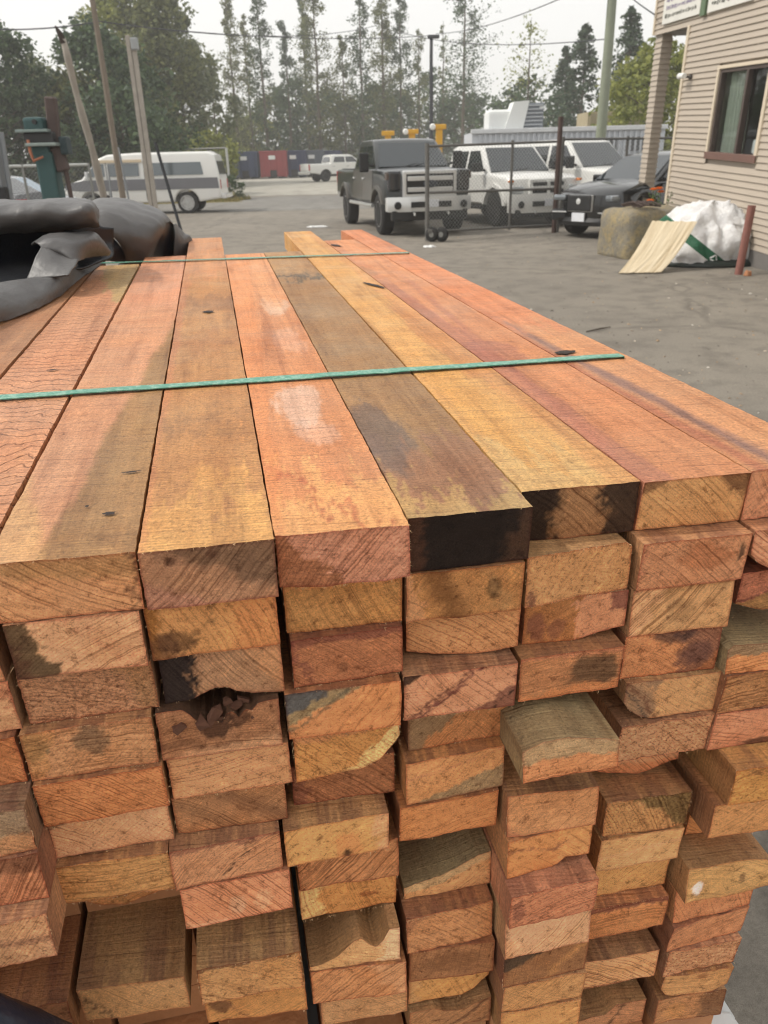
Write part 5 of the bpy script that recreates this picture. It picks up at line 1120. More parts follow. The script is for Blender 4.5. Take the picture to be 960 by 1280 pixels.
# ------------------------------------------------------------------ trailer with roof units, tan container, yellow posts, light pole
def trailer():
    a = at(592, 200, 33); t = thing('site_trailer', 'long pale grey ribbed trailer with roof units behind the white pickups', 'trailer', (0, 0, 0))
    x0, x1 = a.x, at(790, 200, 36).x + .5; zt = at(620, 166, 33).z + .05; bm = box(((x0 + x1) / 2, 35.2, zt / 2 + .3), (x1 - x0, 3.0, zt - .6)); obj('trailer_body', bm, plain('pale_grey_cladding', (196, 200, 206), .5, var=.08), t)
    n = 34; me = None
    for k in range(n):
        o = part_box('cladding_rib', (0, 0, 0), (.09, .07, zt - .75), plain('cladding', (190, 194, 200), .5), t, .01) if me is None else None
        if me is None: me = o.data
        else: o = bpy.data.objects.new('cladding_rib', me); C.objects.link(o); o.parent = t
        o.location = (x0 + .3 + k * (x1 - x0 - .6) / (n - 1), 33.67, zt / 2 + .3)
    part_box('roof_rail', ((x0 + x1) / 2, 33.66, zt + .03), (x1 - x0 + .1, .2, .16), plain('white_rail', (206, 208, 210), .5), t, .02)
    M_W2 = plain('white_roof_unit', (222, 224, 222), .5, var=.05)
    for xs, k in ((622, 0),):
        p = at(xs, 150, 34.6); obj('air_duct', bevel(box((p.x, 34.6, zt + .40), (1.0, 1.1, .80)), .18, 3), M_W2, t)
    p = at(644, 150, 34.4)
    bm = slab([(p.x - .52, zt), (p.x - .15, zt + 1.05), (p.x + .45, zt + 1.08), (p.x + .22, zt)], 33.9, 35.0); obj('air_duct', bm, M_W2, t)
    p = at(662, 150, 34.4); f = part_box('ventilator', (p.x, 34.5, zt + .50), (.95, 1.0, 1.0), plain('grey_louvre', (120, 126, 132), .5), t, .03)
    for k in range(7): part_box('louvre', (p.x, 33.97, zt + .10 + k * .135), (.86, .06, .05), plain('louvre_blade', (168, 172, 176), .5), f, .005)
    p = at(676, 150, 34); q = obj('vent_pipe', tube([(p.x, 34.2, zt), (p.x, 34.2, zt + .85)], .05, None, 8), M_W2, t); obj('vent_cap', lathe([(0, 0), (.22, 0), (.22, .07), (.1, .14), (0, .14)], 'z', 12, None, (p.x, 34.2, zt + .80)), M_W2, q)
    for k in range(3):
        xx = x1 - 3.4 + k * 1.1
        part_box('trailer_window', (xx, 33.66, zt - .55), (.8, .04, .5), M_GLSD, t, .01)
    for k in range(3): part_box('trailer_foot', (x0 + 1 + k * (x1 - x0 - 2) / 2, 35, .15), (.4, 2.4, .42), M_BPL, t, .01)
trailer()
p0, p1 = at(733, 180, 44), at(800, 180, 44); zt = at(760, 139, 44).z
t = thing('shipping_container', 'weathered tan container standing behind the trailer and the utility pole', 'container', (0, 0, 0))
M_TANC = plain('weathered_tan_steel', (164, 152, 124), .7, var=.2, scale=1.2)
obj('container_body', box(((p0.x + p1.x) / 2, 45.3, zt / 2), (p1.x - p0.x, 2.4, zt)), M_TANC, t); me = None
n = 22
for k in range(n):
    if me is None: o = part_box('corrugation', (0, 0, 0), (.12, .08, zt - .1), M_TANC, t, .02); me = o.data
    else: o = bpy.data.objects.new('corrugation', me); C.objects.link(o); o.parent = t
    o.location = (p0.x + .15 + k * (p1.x - p0.x - .3) / (n - 1), 44.08, zt / 2)
M_YEL = plain('yellow_paint', (214, 160, 34), .5, var=.15)
for px, py, wd in ((485, 169, 'leftmost'), (515, 167, 'middle'), (549, 161, 'rightmost, tallest')):
    Y = 36 if px < 540 else 34.5; p = at(px, py, Y); t = thing('yellow_post', '%s yellow T-shaped steel post standing behind the dark pickup' % wd, 'post', (p.x, Y, 0), 0, 'yellow T-shaped posts')
    part_box('upright', (0, 0, p.z / 2), (.26, .22, p.z), M_YEL, t, .02); hdz = part_box('head', (0, -.02, p.z + .07), (.54, .3, .18), M_YEL, t, .03)
    if px > 500: o = obj('lamp', lathe([(0, 0), (.11, 0), (.12, -.05), (.08, -.1), (0, -.1)], 'y', 16), M_WPL, hdz); o.location = (-.28, -.17, p.z + .07)
def pole(name, label, px, pyb, pyt, Y, r, m, lean=0.0, cat='pole', taper=.75):
    b = at(px, pyb, Y); z1 = at(px, pyt, Y).z; x1 = b.x + lean
    t = thing(name, label, cat, (b.x, Y, gz(b.x, Y)))
    n = 10; pts = [V((lean * k / n + .006 * math.sin(k * 1.3), 0, z1 * k / n - .02)) for k in range(n + 1)]
    obj('shaft', tube(pts, [r * (1 - (1 - taper) * k / n) for k in range(n + 1)], None, 14), m, t, True); return t, b, z1
M_POLEG = plain('green_grey_pole', (130, 136, 118), .85, var=.2, scale=3, bump=.2); M_POLEB = plain('weathered_wood_pole', (118, 106, 92), .9, var=.25, scale=6, bump=.3); M_POLEW = plain('silver_grey_timber', (158, 150, 140), .9, var=.35, scale=5, bump=.4); M_STEELD = plain('dark_steel', (52, 54, 58), .6)
t, b, z1 = pole('light_pole', 'slim dark lamp post between the thin trees, behind the dark pickup', 539, 160, 48, 42, .11, M_STEELD, 0, 'lamp post', .7)
part_box('lamp_head', (.1, 0, z1 + .02), (.55, .3, .14), M_STEELD, t, .03)
t, b, z1 = pole('utility_pole', 'tall green-grey utility pole left of the porch post', 757, 100, -60, 30, .19, M_POLEG)
part_box('crossarm', (0, 0, z1 - .6), (2.2, .12, .14), M_POLEB, t, .02)
t, b, z1 = pole('utility_pole', 'weathered brown utility pole behind the white van, reaching out of the picture', 131, 100, -50, 27, .10, M_POLEB)
part_box('crossarm', (0, 0, z1 - .6), (1.8, .1, .12), M_POLEB, t, .02)
t = thing('timber_post', 'pale double timber post with a metal bracket behind the white van', 'post', (at(173, 120, 25).x, 25, 0)); z1 = at(166, 44, 25).z
for dx_, h in ((-.075, z1), (.065, z1 - .15)): part_box('plank', (dx_, 0, h / 2), (.12, .10, h), M_POLEW, t, .015)
part_box('bracket', (.12, -.1, z1 - .22), (.2, .14, .30), plain('galvanised_bracket', (150, 152, 152), .5, .6), t, .03)
# leaning stripped log on the left
a, bb = at(124, 222, 13.0), at(78, 48, 12.4)
t = thing('leaning_post', 'bleached timber post leaning left with a dark broken tip', 'post', (0, 0, 0))
a2 = a + (a - bb) * (a.z / (bb.z - a.z)); n = 14
obj('shaft', tube([a2.lerp(bb, k / n) + V((.008 * math.sin(k), 0, 0)) for k in range(n + 1)], [.066 - .022 * k / n + .008 * math.sin(k * 2.1) for k in range(n + 1)], None, 12), M_POLEW, t, True)
obj('broken_tip', tube([a2.lerp(bb, .985), a2.lerp(bb, 1.02) + V((-.02, 0, 0)), a2.lerp(bb, 1.05) + V((-.05, 0, -.02))], [.048, .038, .01], None, 8), plain('charred_wood', (66, 56, 50), .9), t)
obj('dark_sleeve', tube([a2.lerp(bb, .30), a2.lerp(bb, .37)], .078, None, 10), plain('dark_sleeve', (50, 46, 44), .8), t)
# machine in front of the fence
t = thing('machine', 'teal machine with a grey table and a rusty brown beam on the left', 'machine', (0, 0, 0)); Y = 11.5
M_TEAL = plain('worn_teal_paint', (40, 74, 74), .55, var=.25, scale=6); M_TEALD = plain('dark_teal_paint', (28, 48, 52), .55, var=.25, scale=6); M_RUST = plain('rusty_brown_steel', (80, 66, 62), .8, var=.3, scale=7, bump=.3); M_ORR = plain('orange_rust_lever', (160, 100, 72), .7)
def seg(pa, pb, w, d, m, name, ya=Y, yb=None, bev=.02):
    A, Bp = at(*pa, ya), at(*pb, yb or ya); d_ = Bp - A; q = d_.to_track_quat('Z', 'Y').to_matrix()
    return obj(name, bevel(box((0, 0, 0), (1, 1, 1), None), .0001) if False else bevel(box((A + Bp) / 2, (w, d, d_.length), None, q), bev), m, t)
PXM = lambda Y: FPX / (Y * .91)
col = at(59, 200, Y)
ch = at(54, 190, Y).z; part_box('column', (col.x, Y, ch / 2), (.24, .26, ch), M_TEAL, t, .03); part_box('machine_base', (col.x, Y, .10), (.8, .7, .2), M_TEALD, t, .03)
p = at(47, 156, Y); part_box('motor_housing', (p.x, Y, p.z), (.26, .34, .17), M_TEAL, t, .04)
p = at(50, 153, Y); o = obj('motor_shaft', lathe([(0, 0), (.03, 0), (.03, -.03), (0, -.03)], 'y', 12), M_BPL, t); o.location = (p.x, Y - .17, p.z)
p = at(46, 164, Y); part_box('upper_plate', (p.x, Y, p.z), (.42, .4, .035), plain('grey_green_steel', (126, 140, 136), .5), t, .008)
p = at(52, 173, Y); part_box('spindle_box', (p.x + .02, Y, p.z), (.40, .3, .15), M_BPL, t, .03)
p = at(60, 181, Y); part_box('table', (p.x, Y - .05, p.z), (.40, .42, .04), plain('bare_grey_steel', (136, 146, 142), .45, .3), t, .01)
p = at(54, 188, Y); part_box('gear_case', (p.x, Y, p.z), (.24, .26, .13), M_TEAL, t, .03)
p = at(82, 182, Y); part_box('side_guard', (p.x, Y, p.z), (.10, .2, .22), M_TEALD, t, .02)
obj('lever', tube([at(35, 175, Y - .2), at(38, 190, Y - .22), at(42, 201, Y - .22), at(54, 196, Y - .2)], [.02, .022, .022, .014], None, 8), M_ORR, t)
seg((63, 121), (70, 185), .12, .14, M_RUST, 'beam'); seg((70, 184), (80, 214), .14, .16, M_RUST, 'beam'); seg((82, 212), (92, 262), .05, .06, M_RUST, 'strut')
# leaning steel channel at the left edge of the picture
t = thing('steel_channel', 'grey steel channel standing at the left edge in front of the cars', 'steel channel', (0, 0, 0)); Y = 7.5
a, bb = at(9, 262, Y), at(-6, 165, Y); a2 = a + (a - bb) * (a.z / (bb.z - a.z))
for off in (-.05, .05): obj('flange', tube([a2 + V((off, 0, 0)), bb + V((off, 0, 0))], .022, None, 6), M_GREYW, t)
d_ = bb - a2; obj('web', bevel(box((a2 + bb) / 2, (.10, .012, d_.length), None, d_.to_track_quat('Z', 'Y').to_matrix()), .002), M_GREYW, t)
part_box('black_bracket', tuple(at(4, 245, Y - .06)), (.09, .06, .15), M_BPL, t, .01)
# thin dark stakes
for pa, pb, Y, wd in (((163, 262), (148, 184), 9.0, 'thin dark steel stake leaning left in front of the van door'), ((222, 275), (194, 178), 6.5, 'longer dark steel stake leaning left near the van rear wheel'), ((141, 262), (135, 208), 9.4, 'short thin stake standing left of the van windows')):
    a, bb = at(*pa, Y), at(*pb, Y); a2 = a + (a - bb) * (a.z / (bb.z - a.z))
    tag(obj('steel_stake', tube([a2, a2.lerp(bb, .5) + V((.004, 0, 0)), bb], [.012, .012, .010] if Y > 7 else [.0125, .0125, .012], None, 8), M_GREYW if Y > 7 else M_STEELD, None), wd, 'stake', 'steel stakes beside the tarpaulin')
# ------------------------------------------------------------------ chain-link gate and fences
M_GALV = plain('galvanised_pipe', (126, 126, 122), .5, .4, var=.15, scale=8); M_GATE = plain('weathered_gate_pipe', (104, 102, 98), .6, .3, var=.2, scale=8); M_WIRE = plain('chain_link_wire', (150, 152, 150), .5, .2)
def chainlink(p0, p1, z0, z1, m, parent, step=.075, rad=.0028):
    """woven wire between two posts: two families of slanting wires, each crossing over and under"""
    d = p1 - p0; d.z = 0; L = d.length; d.normalize(); nrm = V((-d.y, d.x, 0)); H = z1 - z0; verts, faces = [], []
    def wire(a, b, off):
        A = p0 + d * a[0] + nrm * off; A.z = z0 + a[1]; Bq = p0 + d * b[0] + nrm * off; Bq.z = z0 + b[1]
        u = (Bq - A).normalized(); q = u.cross(nrm).normalized() * rad; r_ = nrm * rad; i = len(verts)
        for P_ in (A, Bq): verts.extend((P_ + q, P_ - q * .5 + r_ * .87, P_ - q * .5 - r_ * .87))
        for k in range(3): faces.append((i + k, i + (k + 1) % 3, i + 3 + (k + 1) % 3, i + 3 + k))
    x = -H
    while x < L:
        for sgn in (1, -1):
            a, b = (x, 0), (x + H, H)
            a0, b0 = max(0, x), min(L, x + H)
            if b0 > a0:
                if sgn == 1: wire((a0, a0 - x), (b0, b0 - x), .002)
                else: wire((L - a0, a0 - x), (L - b0, b0 - x), -.002)
        x += step
    o = obj('wire_mesh', (verts, faces), m, parent); o['kind'] = 'stuff'; return o
G0, G1 = ground(534, 302), ground(694, 290)
gt = thing('rolling_gate', 'grey chain-link rolling gate on a caster in front of the pickups', 'gate', (0, 0, 0))
zt0, zt1 = at(533, 183, G0.y).z, at(694, 177, G1.y).z; gd = (G1 - G0); 
def gp(t_, z): p = G0.lerp(G1, t_); p.z = z; return p
for nm, za, zb in (('bottom_rail', .20, .16), ('middle_rail', at(533, 241, G0.y).z, at(690, 236, G1.y).z), ('top_rail', zt0, zt1)): obj(nm, tube([gp(0, za), gp(1, zb)], .026, None, 8), M_GATE, gt)
for k, t_ in enumerate((0, .62)): obj('upright', tube([gp(t_, .02 if k == 0 else .12), gp(t_, zt0 + (zt1 - zt0) * t_ + .06)], .030 if k else .045, None, 8), M_GATE, gt)
chainlink(gp(0, 0), gp(1, 0), .2, (zt0 + zt1) / 2 - .02, M_WIRE, gt, .085)
for dx_ in (.10, .30):
    w = obj('caster_wheel', lathe([(.05, -.045), (.13, -.045), (.15, -.02), (.15, .02), (.13, .045), (.05, .045)], 'y', 20), M_TYRE, gt, True); w.location = (G0.x + dx_, G0.y - .06 - dx_ * .3, .15); w.rotation_euler = (0, 0, R(-30))
    obj('hub', lathe([(0, -.05), (.055, -.05), (.055, .05), (0, .05)], 'y', 12), M_GALV, w)
part_box('caster_fork', (G0.x + .18, G0.y - .08, .22), (.34, .12, .08), M_GATE, gt, .01)
pp = ground(692, 291); z1 = at(697, 146, pp.y).z
tag(obj('gate_post', tube([V((pp.x, pp.y, -.05)), V((pp.x, pp.y, z1))], .055, None, 12), plain('dark_brown_post', (78, 60, 54), .8, var=.2)), 'dark brown steel post at the latch end of the rolling gate', 'post')
# fence running on behind the cars
ft = thing('chain_link_fence', 'chain-link fence running behind the black car from the brown post', 'fence', (0, 0, 0))
F0 = V((pp.x + .12, pp.y + .15, 0)); F1 = V((9.4, 21.9, 0)); fz = at(765, 175, 21.3).z
for k in range(4):
    p = F0.lerp(F1, k / 3); obj('post', tube([p, p + V((0, 0, fz + .05))], .032, None, 8), M_GATE, ft)
obj('top_rail', tube([F0 + V((0, 0, fz)), F1 + V((0, 0, fz))], .026, None, 8), M_GATE, ft)
chainlink(F0, F1, .05, fz, M_WIRE, ft, .09)
# fence on the far left
ft = thing('chain_link_fence', 'pale chain-link fence behind the teal machine on the left', 'fence', (0, 0, 0))
L0, L1 = at(-60, 215, 21), at(112, 215, 22.5); L0.z = L1.z = 0; fz = at(30, 207.5, 21.5).z
for k in range(5):
    p = L0.lerp(L1, k / 4); obj('post', tube([p, p + V((0, 0, fz + .04))], .035, None, 8), M_GALV, ft)
obj('top_rail', tube([L0 + V((0, 0, fz)), L1 + V((0, 0, fz))], .035, None, 8), plain('pale_pipe', (176, 178, 174), .5), ft)
chainlink(L0, L1, .05, fz, M_WIRE, ft, .10)
p = ground(288, 240); p = at(288, 238, 42); p.z = gz(p.x, 42)
ft = thing('chain_link_fence', 'short chain-link fence end with a pale post beside the shrub', 'fence', (0, 0, 0)); p2 = p + V((-2.6, 1.5, 0)); h = at(288, 186, 42).z
for q_ in (p, p2): obj('post', tube([q_, q_ + V((0, 0, h))], .06, None, 8), plain('pale_fence_post', (182, 182, 178), .6), ft)
obj('top_rail', tube([p + V((0, 0, h)), p2 + V((0, 0, h))], .04, None, 8), M_GALV, ft); chainlink(p2, p, .1, h, M_WIRE, ft, .14)
# wires
M_CAB = plain('black_cable', (58, 60, 64), .7)
for pa, Ya, pb, Yb, r_, sag, wd in (((-40, 35), 27, (118, 28), 27, .020, .1, 'overhead wire running left from the weathered brown utility pole'), ((118, 26), 27, (470, 32), 60, .018, .5, 'faint overhead wire crossing the thin trees, upper of two'), ((200, 36), 45, (545, 44), 60, .022, .3, 'faint overhead wire crossing the thin trees, lower of two'),
        ((500, 40), 60, (757, 49), 31, .018, .4, 'level overhead wire ending at the green-grey utility pole'), ((545, 42), 60, (715, -8), 33, .02, .3, 'overhead wire rising to the upper right above the pickups'), ((770, -22), 30, (818, 18), 17, .014, .05, 'overhead wire dropping to the corner of the tan building')):
    a, bb = at(*pa, Ya), at(*pb, Yb)
    pts = [a.lerp(bb, k / 12) - V((0, 0, sag * 4 * (k / 12) * (1 - k / 12))) for k in range(13)]
    tag(obj('overhead_wire', tube(pts, r_, None, 5), M_CAB), wd, 'wire', 'overhead wires')
# ------------------------------------------------------------------ straps, knots, tarpaulin, lower bundle
M_STRAP = N('green_strapping', .38, spec=.5); co = M_STRAP.coord()
M_STRAP = M_STRAP.out(M_STRAP.mix(M_STRAP.ramp(M_STRAP.noise(co, 160, 4, .7), [(.45, 0.0), (.7, .7)]), lin((74, 138, 116)), lin((168, 196, 178))), M_STRAP.bump(M_STRAP.noise(co, 300, 3), .3, .002))
def strap(label, uL, uR, w=.0085):
    """flat plastic band over the top and down both flanks"""
    sl, sr = -.405, [.5225, .487][uL > 1.5]; pts = []
    n = 46
    for k in range(n + 1):
        t = k / n; s_ = sl + (sr - sl) * t; u_ = uL + (uR - uL) * t
        pts.append((s_, u_, TOPW + .0016 + .0012 * abs(noise.noise(V((s_ * 30, uL, 2)))), 0))
    for k in range(1, 9): pts.append((sr + .003, uR, TOPW + .001 - k * .1, 1))
    bm = bmesh.new(); rows = []
    for s_, u_, w_, side in pts:
        nrm = SS if side else SW; c = stack(s_, u_, w_); tw = SW * (.0012 * noise.noise(V((s_ * 9, 4, 4)))) if not side else V((0, 0, 0))
        rows.append([bm.verts.new(p) for p in (c - SD * w - tw, c + SD * w + tw, c + SD * w + nrm * .0012 + tw, c - SD * w + nrm * .0012 - tw)])
    for a, b in zip(rows, rows[1:]):
        for k in range(4): bm.faces.new((a[k], a[(k + 1) % 4], b[(k + 1) % 4], b[k]))
    bm.faces.new(rows[0]); bm.faces.new(rows[-1][::-1]); bmesh.ops.recalc_face_normals(bm, faces=bm.faces[:])
    return tag(obj('strap', bm, M_STRAP), label, 'strap')
strap('green plastic strap across the middle of the board tops, nearer of two', .972, .949)
strap('green plastic strap across the far ends of the boards, thinner looking', 2.137, 2.052, .0075)
def topmark(name, px, py, ra, rb, ang, m, seed, par, dz=.0006, lift=.0004):
    """a knot or gouge let into the top of a board"""
    r_ = ray(px, py); t_ = TOPW / r_.dot(SW); P = r_ * t_; s_, u_ = P.dot(SS), P.dot(SD); rnd = random.Random(seed); bm = bmesh.new(); n = 18
    ring = []
    for k in range(n):
        a = 6.283 * k / n; q = 1 + rnd.uniform(-.25, .25); x, y = ra * q * math.cos(a), rb * q * math.sin(a)
        ring.append(bm.verts.new(stack(s_ + x * math.cos(ang) - y * math.sin(ang), u_ + x * math.sin(ang) + y * math.cos(ang), TOPW + dz + .0005)))
    c = bm.verts.new(stack(s_, u_, TOPW + dz + .0007))
    for k in range(n): bm.faces.new((ring[k], ring[(k + 1) % n], c))
    o = obj(name, bm, m, None); o.parent = par; o.matrix_parent_inverse = par.matrix_world.inverted(); return o
bpy.context.view_layer.update()
tops = {}
for o in C.objects:
    if o.get('category') == 'board' and 'top-layer' in o.get('label', ''):
        r_ = (o.matrix_world.translation - EYE).dot(SS); tops[round((r_ + .14) / .105)] = o
def board_at(px, py):
    r_ = ray(px, py); P = r_ * (TOPW / r_.dot(SW)); s_ = P.dot(SS); return min(tops.values(), key=lambda o: abs((o.matrix_world.translation - EYE).dot(SS) - s_))
for nm, px, py, ra, rb, an in (('gouge', 163, 591, .0100, .0016, .05), ('knot', 137, 643, .0050, .0030, 0), ('knot', 109, 634, .0018, .0018, 0), ('gouge', 66, 463, .0075, .0030, .2), ('knot', 260, 390, .010, .008, 0), ('knot', 706, 441, .016, .009, .1), ('gouge', 420, 307, .010, .03, .3), ('gouge', 468, 357, .006, .045, .35)):
    topmark(nm, px, py, ra, rb, an, M_KNOT, int(px), board_at(px, py))
def sp(px, py, u): r_ = ray(px, py); return EYE + r_ * (u / r_.dot(SD))
def sph(px, py, h): r_ = ray(px, py); return EYE + r_ * ((TOPW + h) / r_.dot(SW))
def crom(p0, p1, p2, p3, t):
    return .5 * ((2 * p1) + (p2 - p0) * t + (2 * p0 - 5 * p1 + 4 * p2 - p3) * t * t + (3 * p1 - p0 - 3 * p2 + p3) * t ** 3)
def spline(P, n):
    out = []
    for i in range(len(P) - 1):
        a, b, c, d = P[max(i - 1, 0)], P[i], P[i + 1], P[min(i + 2, len(P) - 1)]
        out += [crom(a, b, c, d, k / n) for k in range(n)]
    return out + [P[-1]]
M_TARP = N('black_lumber_wrap', .46, spec=.5); co = M_TARP.coord()
v1 = M_TARP.n('TexVoronoi'); v1.inputs['Scale'].default_value = 130; M_TARP.l(co, v1.inputs['Vector'])
M_TARP = M_TARP.out(M_TARP.mix(M_TARP.noise(co, 14, 5), lin((70, 69, 70)), lin((94, 92, 90))), M_TARP.bump(M_TARP.noise(co, 30, 3, .55, .8), .22, .010, M_TARP.bump(v1.outputs['Distance'], .10, .002)))
M_TARPI = plain('wrap_inside_shade_black', (20, 22, 28), .38, var=.3, scale=20, bump=.1)  # near-black copy of the wrap: shade of the cavities put into its colour
def cloth(name, rows, m, parent, n=7, th=.003, wr=.004, fr=14):
    g = [spline(r_, n) for r_ in rows]; cols = list(zip(*g)); cols = [spline(list(c), n) for c in cols]
    bm = bmesh.new()
    vv = [[bm.verts.new(p + V((0, 0, 1)) * (noise.noise(p * fr) * wr + abs(noise.noise(p * fr * 1.7)) * -wr * 1.6 + abs(noise.noise(p * fr * 3.7)) * -wr * .6) + V((0, 1, 0)) * noise.noise(p * fr + V((7, 7, 7))) * wr) for p in c] for c in cols]
    for i in range(len(vv) - 1):
        for j in range(len(vv[0]) - 1): bm.faces.new((vv[i][j], vv[i + 1][j], vv[i + 1][j + 1], vv[i][j + 1]))
    bmesh.ops.recalc_face_normals(bm, faces=bm.faces[:])
    bmesh.ops.solidify(bm, geom=bm.faces[:], thickness=th)
    return obj(name, bm, m, parent, True)
tp = thing('tarpaulin', 'crumpled black tarpaulin rolled up over the left boards of the stack', 'tarpaulin', (0, 0, 0))
def rowp(xs, ys, us): return [sp(x, y, u) for x, y, u in zip(xs, ys, us if isinstance(us, (list, tuple)) else [us] * len(xs))]
X = (-70, 0, 40, 80, 112, 124)
cloth('rolled_edge', [rowp(X, (296, 292, 290, 287, 284, 282), 1.98), rowp(X, (288, 285, 284, 281, 279, 279), 1.87), rowp(X, (272, 270, 268, 266, 265, 272), [1.84] * 5 + [1.88]), rowp(X, (258, 257, 255, 252, 253, 266), [1.86] * 5 + [1.9]), rowp(X, (251, 250, 249, 247, 250, 262), [1.93] * 5 + [1.94]), rowp(X, (252, 251, 250, 248, 253, 264), [2.0] * 5 + [2.0]), rowp(X, (270, 268, 266, 262, 265, 270), 2.06)], M_TARP, tp, 8, .0025, .0048, 12)
X = (-70, 0, 40, 75, 104, 138)
cloth('lower_fold', [[sph(x, y, h) for x, y, h in zip(X, (376, 362, 354, 349, 331, 318.5), (.012, .012, .010, .010, .006, .005))], [sph(x, y, h) for x, y, h in zip(X, (368, 352, 347, 344, 325, 316.5), (.050, .046, .040, .032, .022, .010))],
    [sph(x, y, h) for x, y, h in zip(X, (384, 362, 354, 348, 329, 317.5), (.052, .046, .038, .030, .020, .009))], [sph(x, y, h) for x, y, h in zip(X, (408, 384, 372, 360, 338, 319.5), (.030, .026, .022, .016, .010, .005))], [sph(x, y, h) for x, y, h in zip(X, (427, 402, 388, 369, 345, 321.5), (.004, .004, .004, .003, .003, .003))]], M_TARP, tp, 8, .0025, .0022, 14)
cloth('inner_fold', [rowp((38, 60, 90, 118, 139), (304, 295, 293, 292, 313), (1.84, 1.86, 1.88, 1.92, 2.0)), rowp((42, 62, 92, 119, 139), (301, 291, 290.5, 290, 313.5), (1.80, 1.82, 1.84, 1.88, 1.98)), rowp((46, 66, 94, 120, 139), (303, 298, 300, 300, 315), (1.77, 1.77, 1.78, 1.84, 1.97)), rowp((50, 70, 94, 116, 138), (306, 311, 316, 313, 317), (1.76, 1.75, 1.75, 1.84, 1.97)), rowp((52, 74, 97, 112, 136), (309, 318, 325, 321, 318.5), (1.755, 1.75, 1.74, 1.87, 1.97))], M_TARP, tp, 6, .003, .002, 18)
cloth('inner_fold', [rowp((52, 62, 78, 98), (308, 312, 320, 325), (1.76, 1.755, 1.75, 1.735)), rowp((44, 58, 74, 92), (325, 328, 332, 336), (1.73, 1.72, 1.71, 1.70)), rowp((34, 52, 70, 86), (349, 348, 346, 345), (1.70, 1.69, 1.68, 1.67))], M_TARP, tp, 6, .003, .002, 18)
cloth('cavity_shade_sheet', [rowp((-70, 0, 60, 110, 142), (284, 284, 282, 280, 285), (2.02, 2.02, 2.02, 2.03, 2.06)), rowp((-70, 0, 60, 110, 142), (330, 328, 320, 312, 305), (1.90, 1.92, 1.95, 2.02, 2.06)), rowp((-70, 0, 60, 110, 142), (366, 356, 348, 330, 321), (1.72, 1.74, 1.80, 1.95, 2.03))], M_TARPI, tp, 6, .003, .004, 16)  # black backing sheet standing in for the shade inside the roll
cloth('right_lobe', [rowp((113, 127, 160, 198, 222), (270, 262, 262, 275, 292), (2.62, 2.66, 2.68, 2.66, 2.60)), rowp((109, 124, 160, 200, 217), (258, 249, 249, 263, 279), (2.46, 2.52, 2.56, 2.52, 2.48)), rowp((107, 126, 164, 200, 211), (259, 249, 251, 264, 276), (2.30, 2.34, 2.38, 2.38, 2.40)), rowp((112, 134, 166, 196, 206), (268, 262, 267, 277, 281), (2.22, 2.23, 2.25, 2.27, 2.32)), rowp((128, 148, 170, 190, 202), (284, 284, 289, 296, 291), (2.18, 2.19, 2.20, 2.23, 2.30)), rowp((149, 158, 171, 184, 194), (304, 307, 311, 313, 309), (2.20, 2.20, 2.21, 2.23, 2.28)), rowp((156, 162, 172, 181, 190), (330, 331, 332, 333, 330), (2.27, 2.26, 2.26, 2.27, 2.32))], M_TARP, tp, 8, .0025, .0055, 8)
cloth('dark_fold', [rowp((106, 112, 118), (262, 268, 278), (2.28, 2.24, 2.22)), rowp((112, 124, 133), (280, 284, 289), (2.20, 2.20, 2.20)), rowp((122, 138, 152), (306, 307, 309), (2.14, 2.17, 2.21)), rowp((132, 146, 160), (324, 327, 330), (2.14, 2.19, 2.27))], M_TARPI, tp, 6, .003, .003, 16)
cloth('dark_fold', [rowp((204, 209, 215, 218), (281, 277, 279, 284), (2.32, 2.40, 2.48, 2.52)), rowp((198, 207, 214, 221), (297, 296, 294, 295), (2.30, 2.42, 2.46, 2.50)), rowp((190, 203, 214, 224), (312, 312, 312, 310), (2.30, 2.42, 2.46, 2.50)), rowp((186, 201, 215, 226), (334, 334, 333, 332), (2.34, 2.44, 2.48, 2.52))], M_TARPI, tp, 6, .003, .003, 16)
cloth('hanging_corner', [rowp((216, 219, 222), (280, 279, 284), (2.47, 2.50, 2.54)), rowp((218, 223, 230), (294, 294, 292), (2.45, 2.47, 2.55)), rowp((217, 226, 239), (312, 308, 299), (2.45, 2.47, 2.57)), rowp((217, 227, 240), (336, 334, 330), (2.46, 2.49, 2.60))], M_TARP, tp, 6, .003, .003, 16)
# black film bulging at the bottom left, over the lower bundle
bw = thing('plastic_film', 'dark navy plastic film bulging out at the bottom left below the boards', 'plastic film', (0, 0, 0))
cloth('film_bulge', [rowp((-80, -20, 30, 70, 118), (1205, 1228, 1250, 1268, 1290), (.50, .50, .50, .50, .50)), rowp((-80, -20, 30, 70, 118), (1212, 1236, 1257, 1274, 1295), (.455, .455, .46, .465, .48)), rowp((-80, -20, 30, 70, 118), (1290, 1300, 1310, 1318, 1330), (.43, .43, .435, .44, .46)), rowp((-80, -20, 30, 70, 118), (1400, 1400, 1400, 1400, 1400), (.45, .45, .45, .45, .47)), rowp((-80, -20, 30, 70, 118), (1500, 1500, 1500, 1500, 1500), (.50, .50, .50, .50, .50))], plain('navy_black_film', (38, 44, 58), .35, var=.25, scale=20, bump=.15), bw, 6, .002, .004, 16)
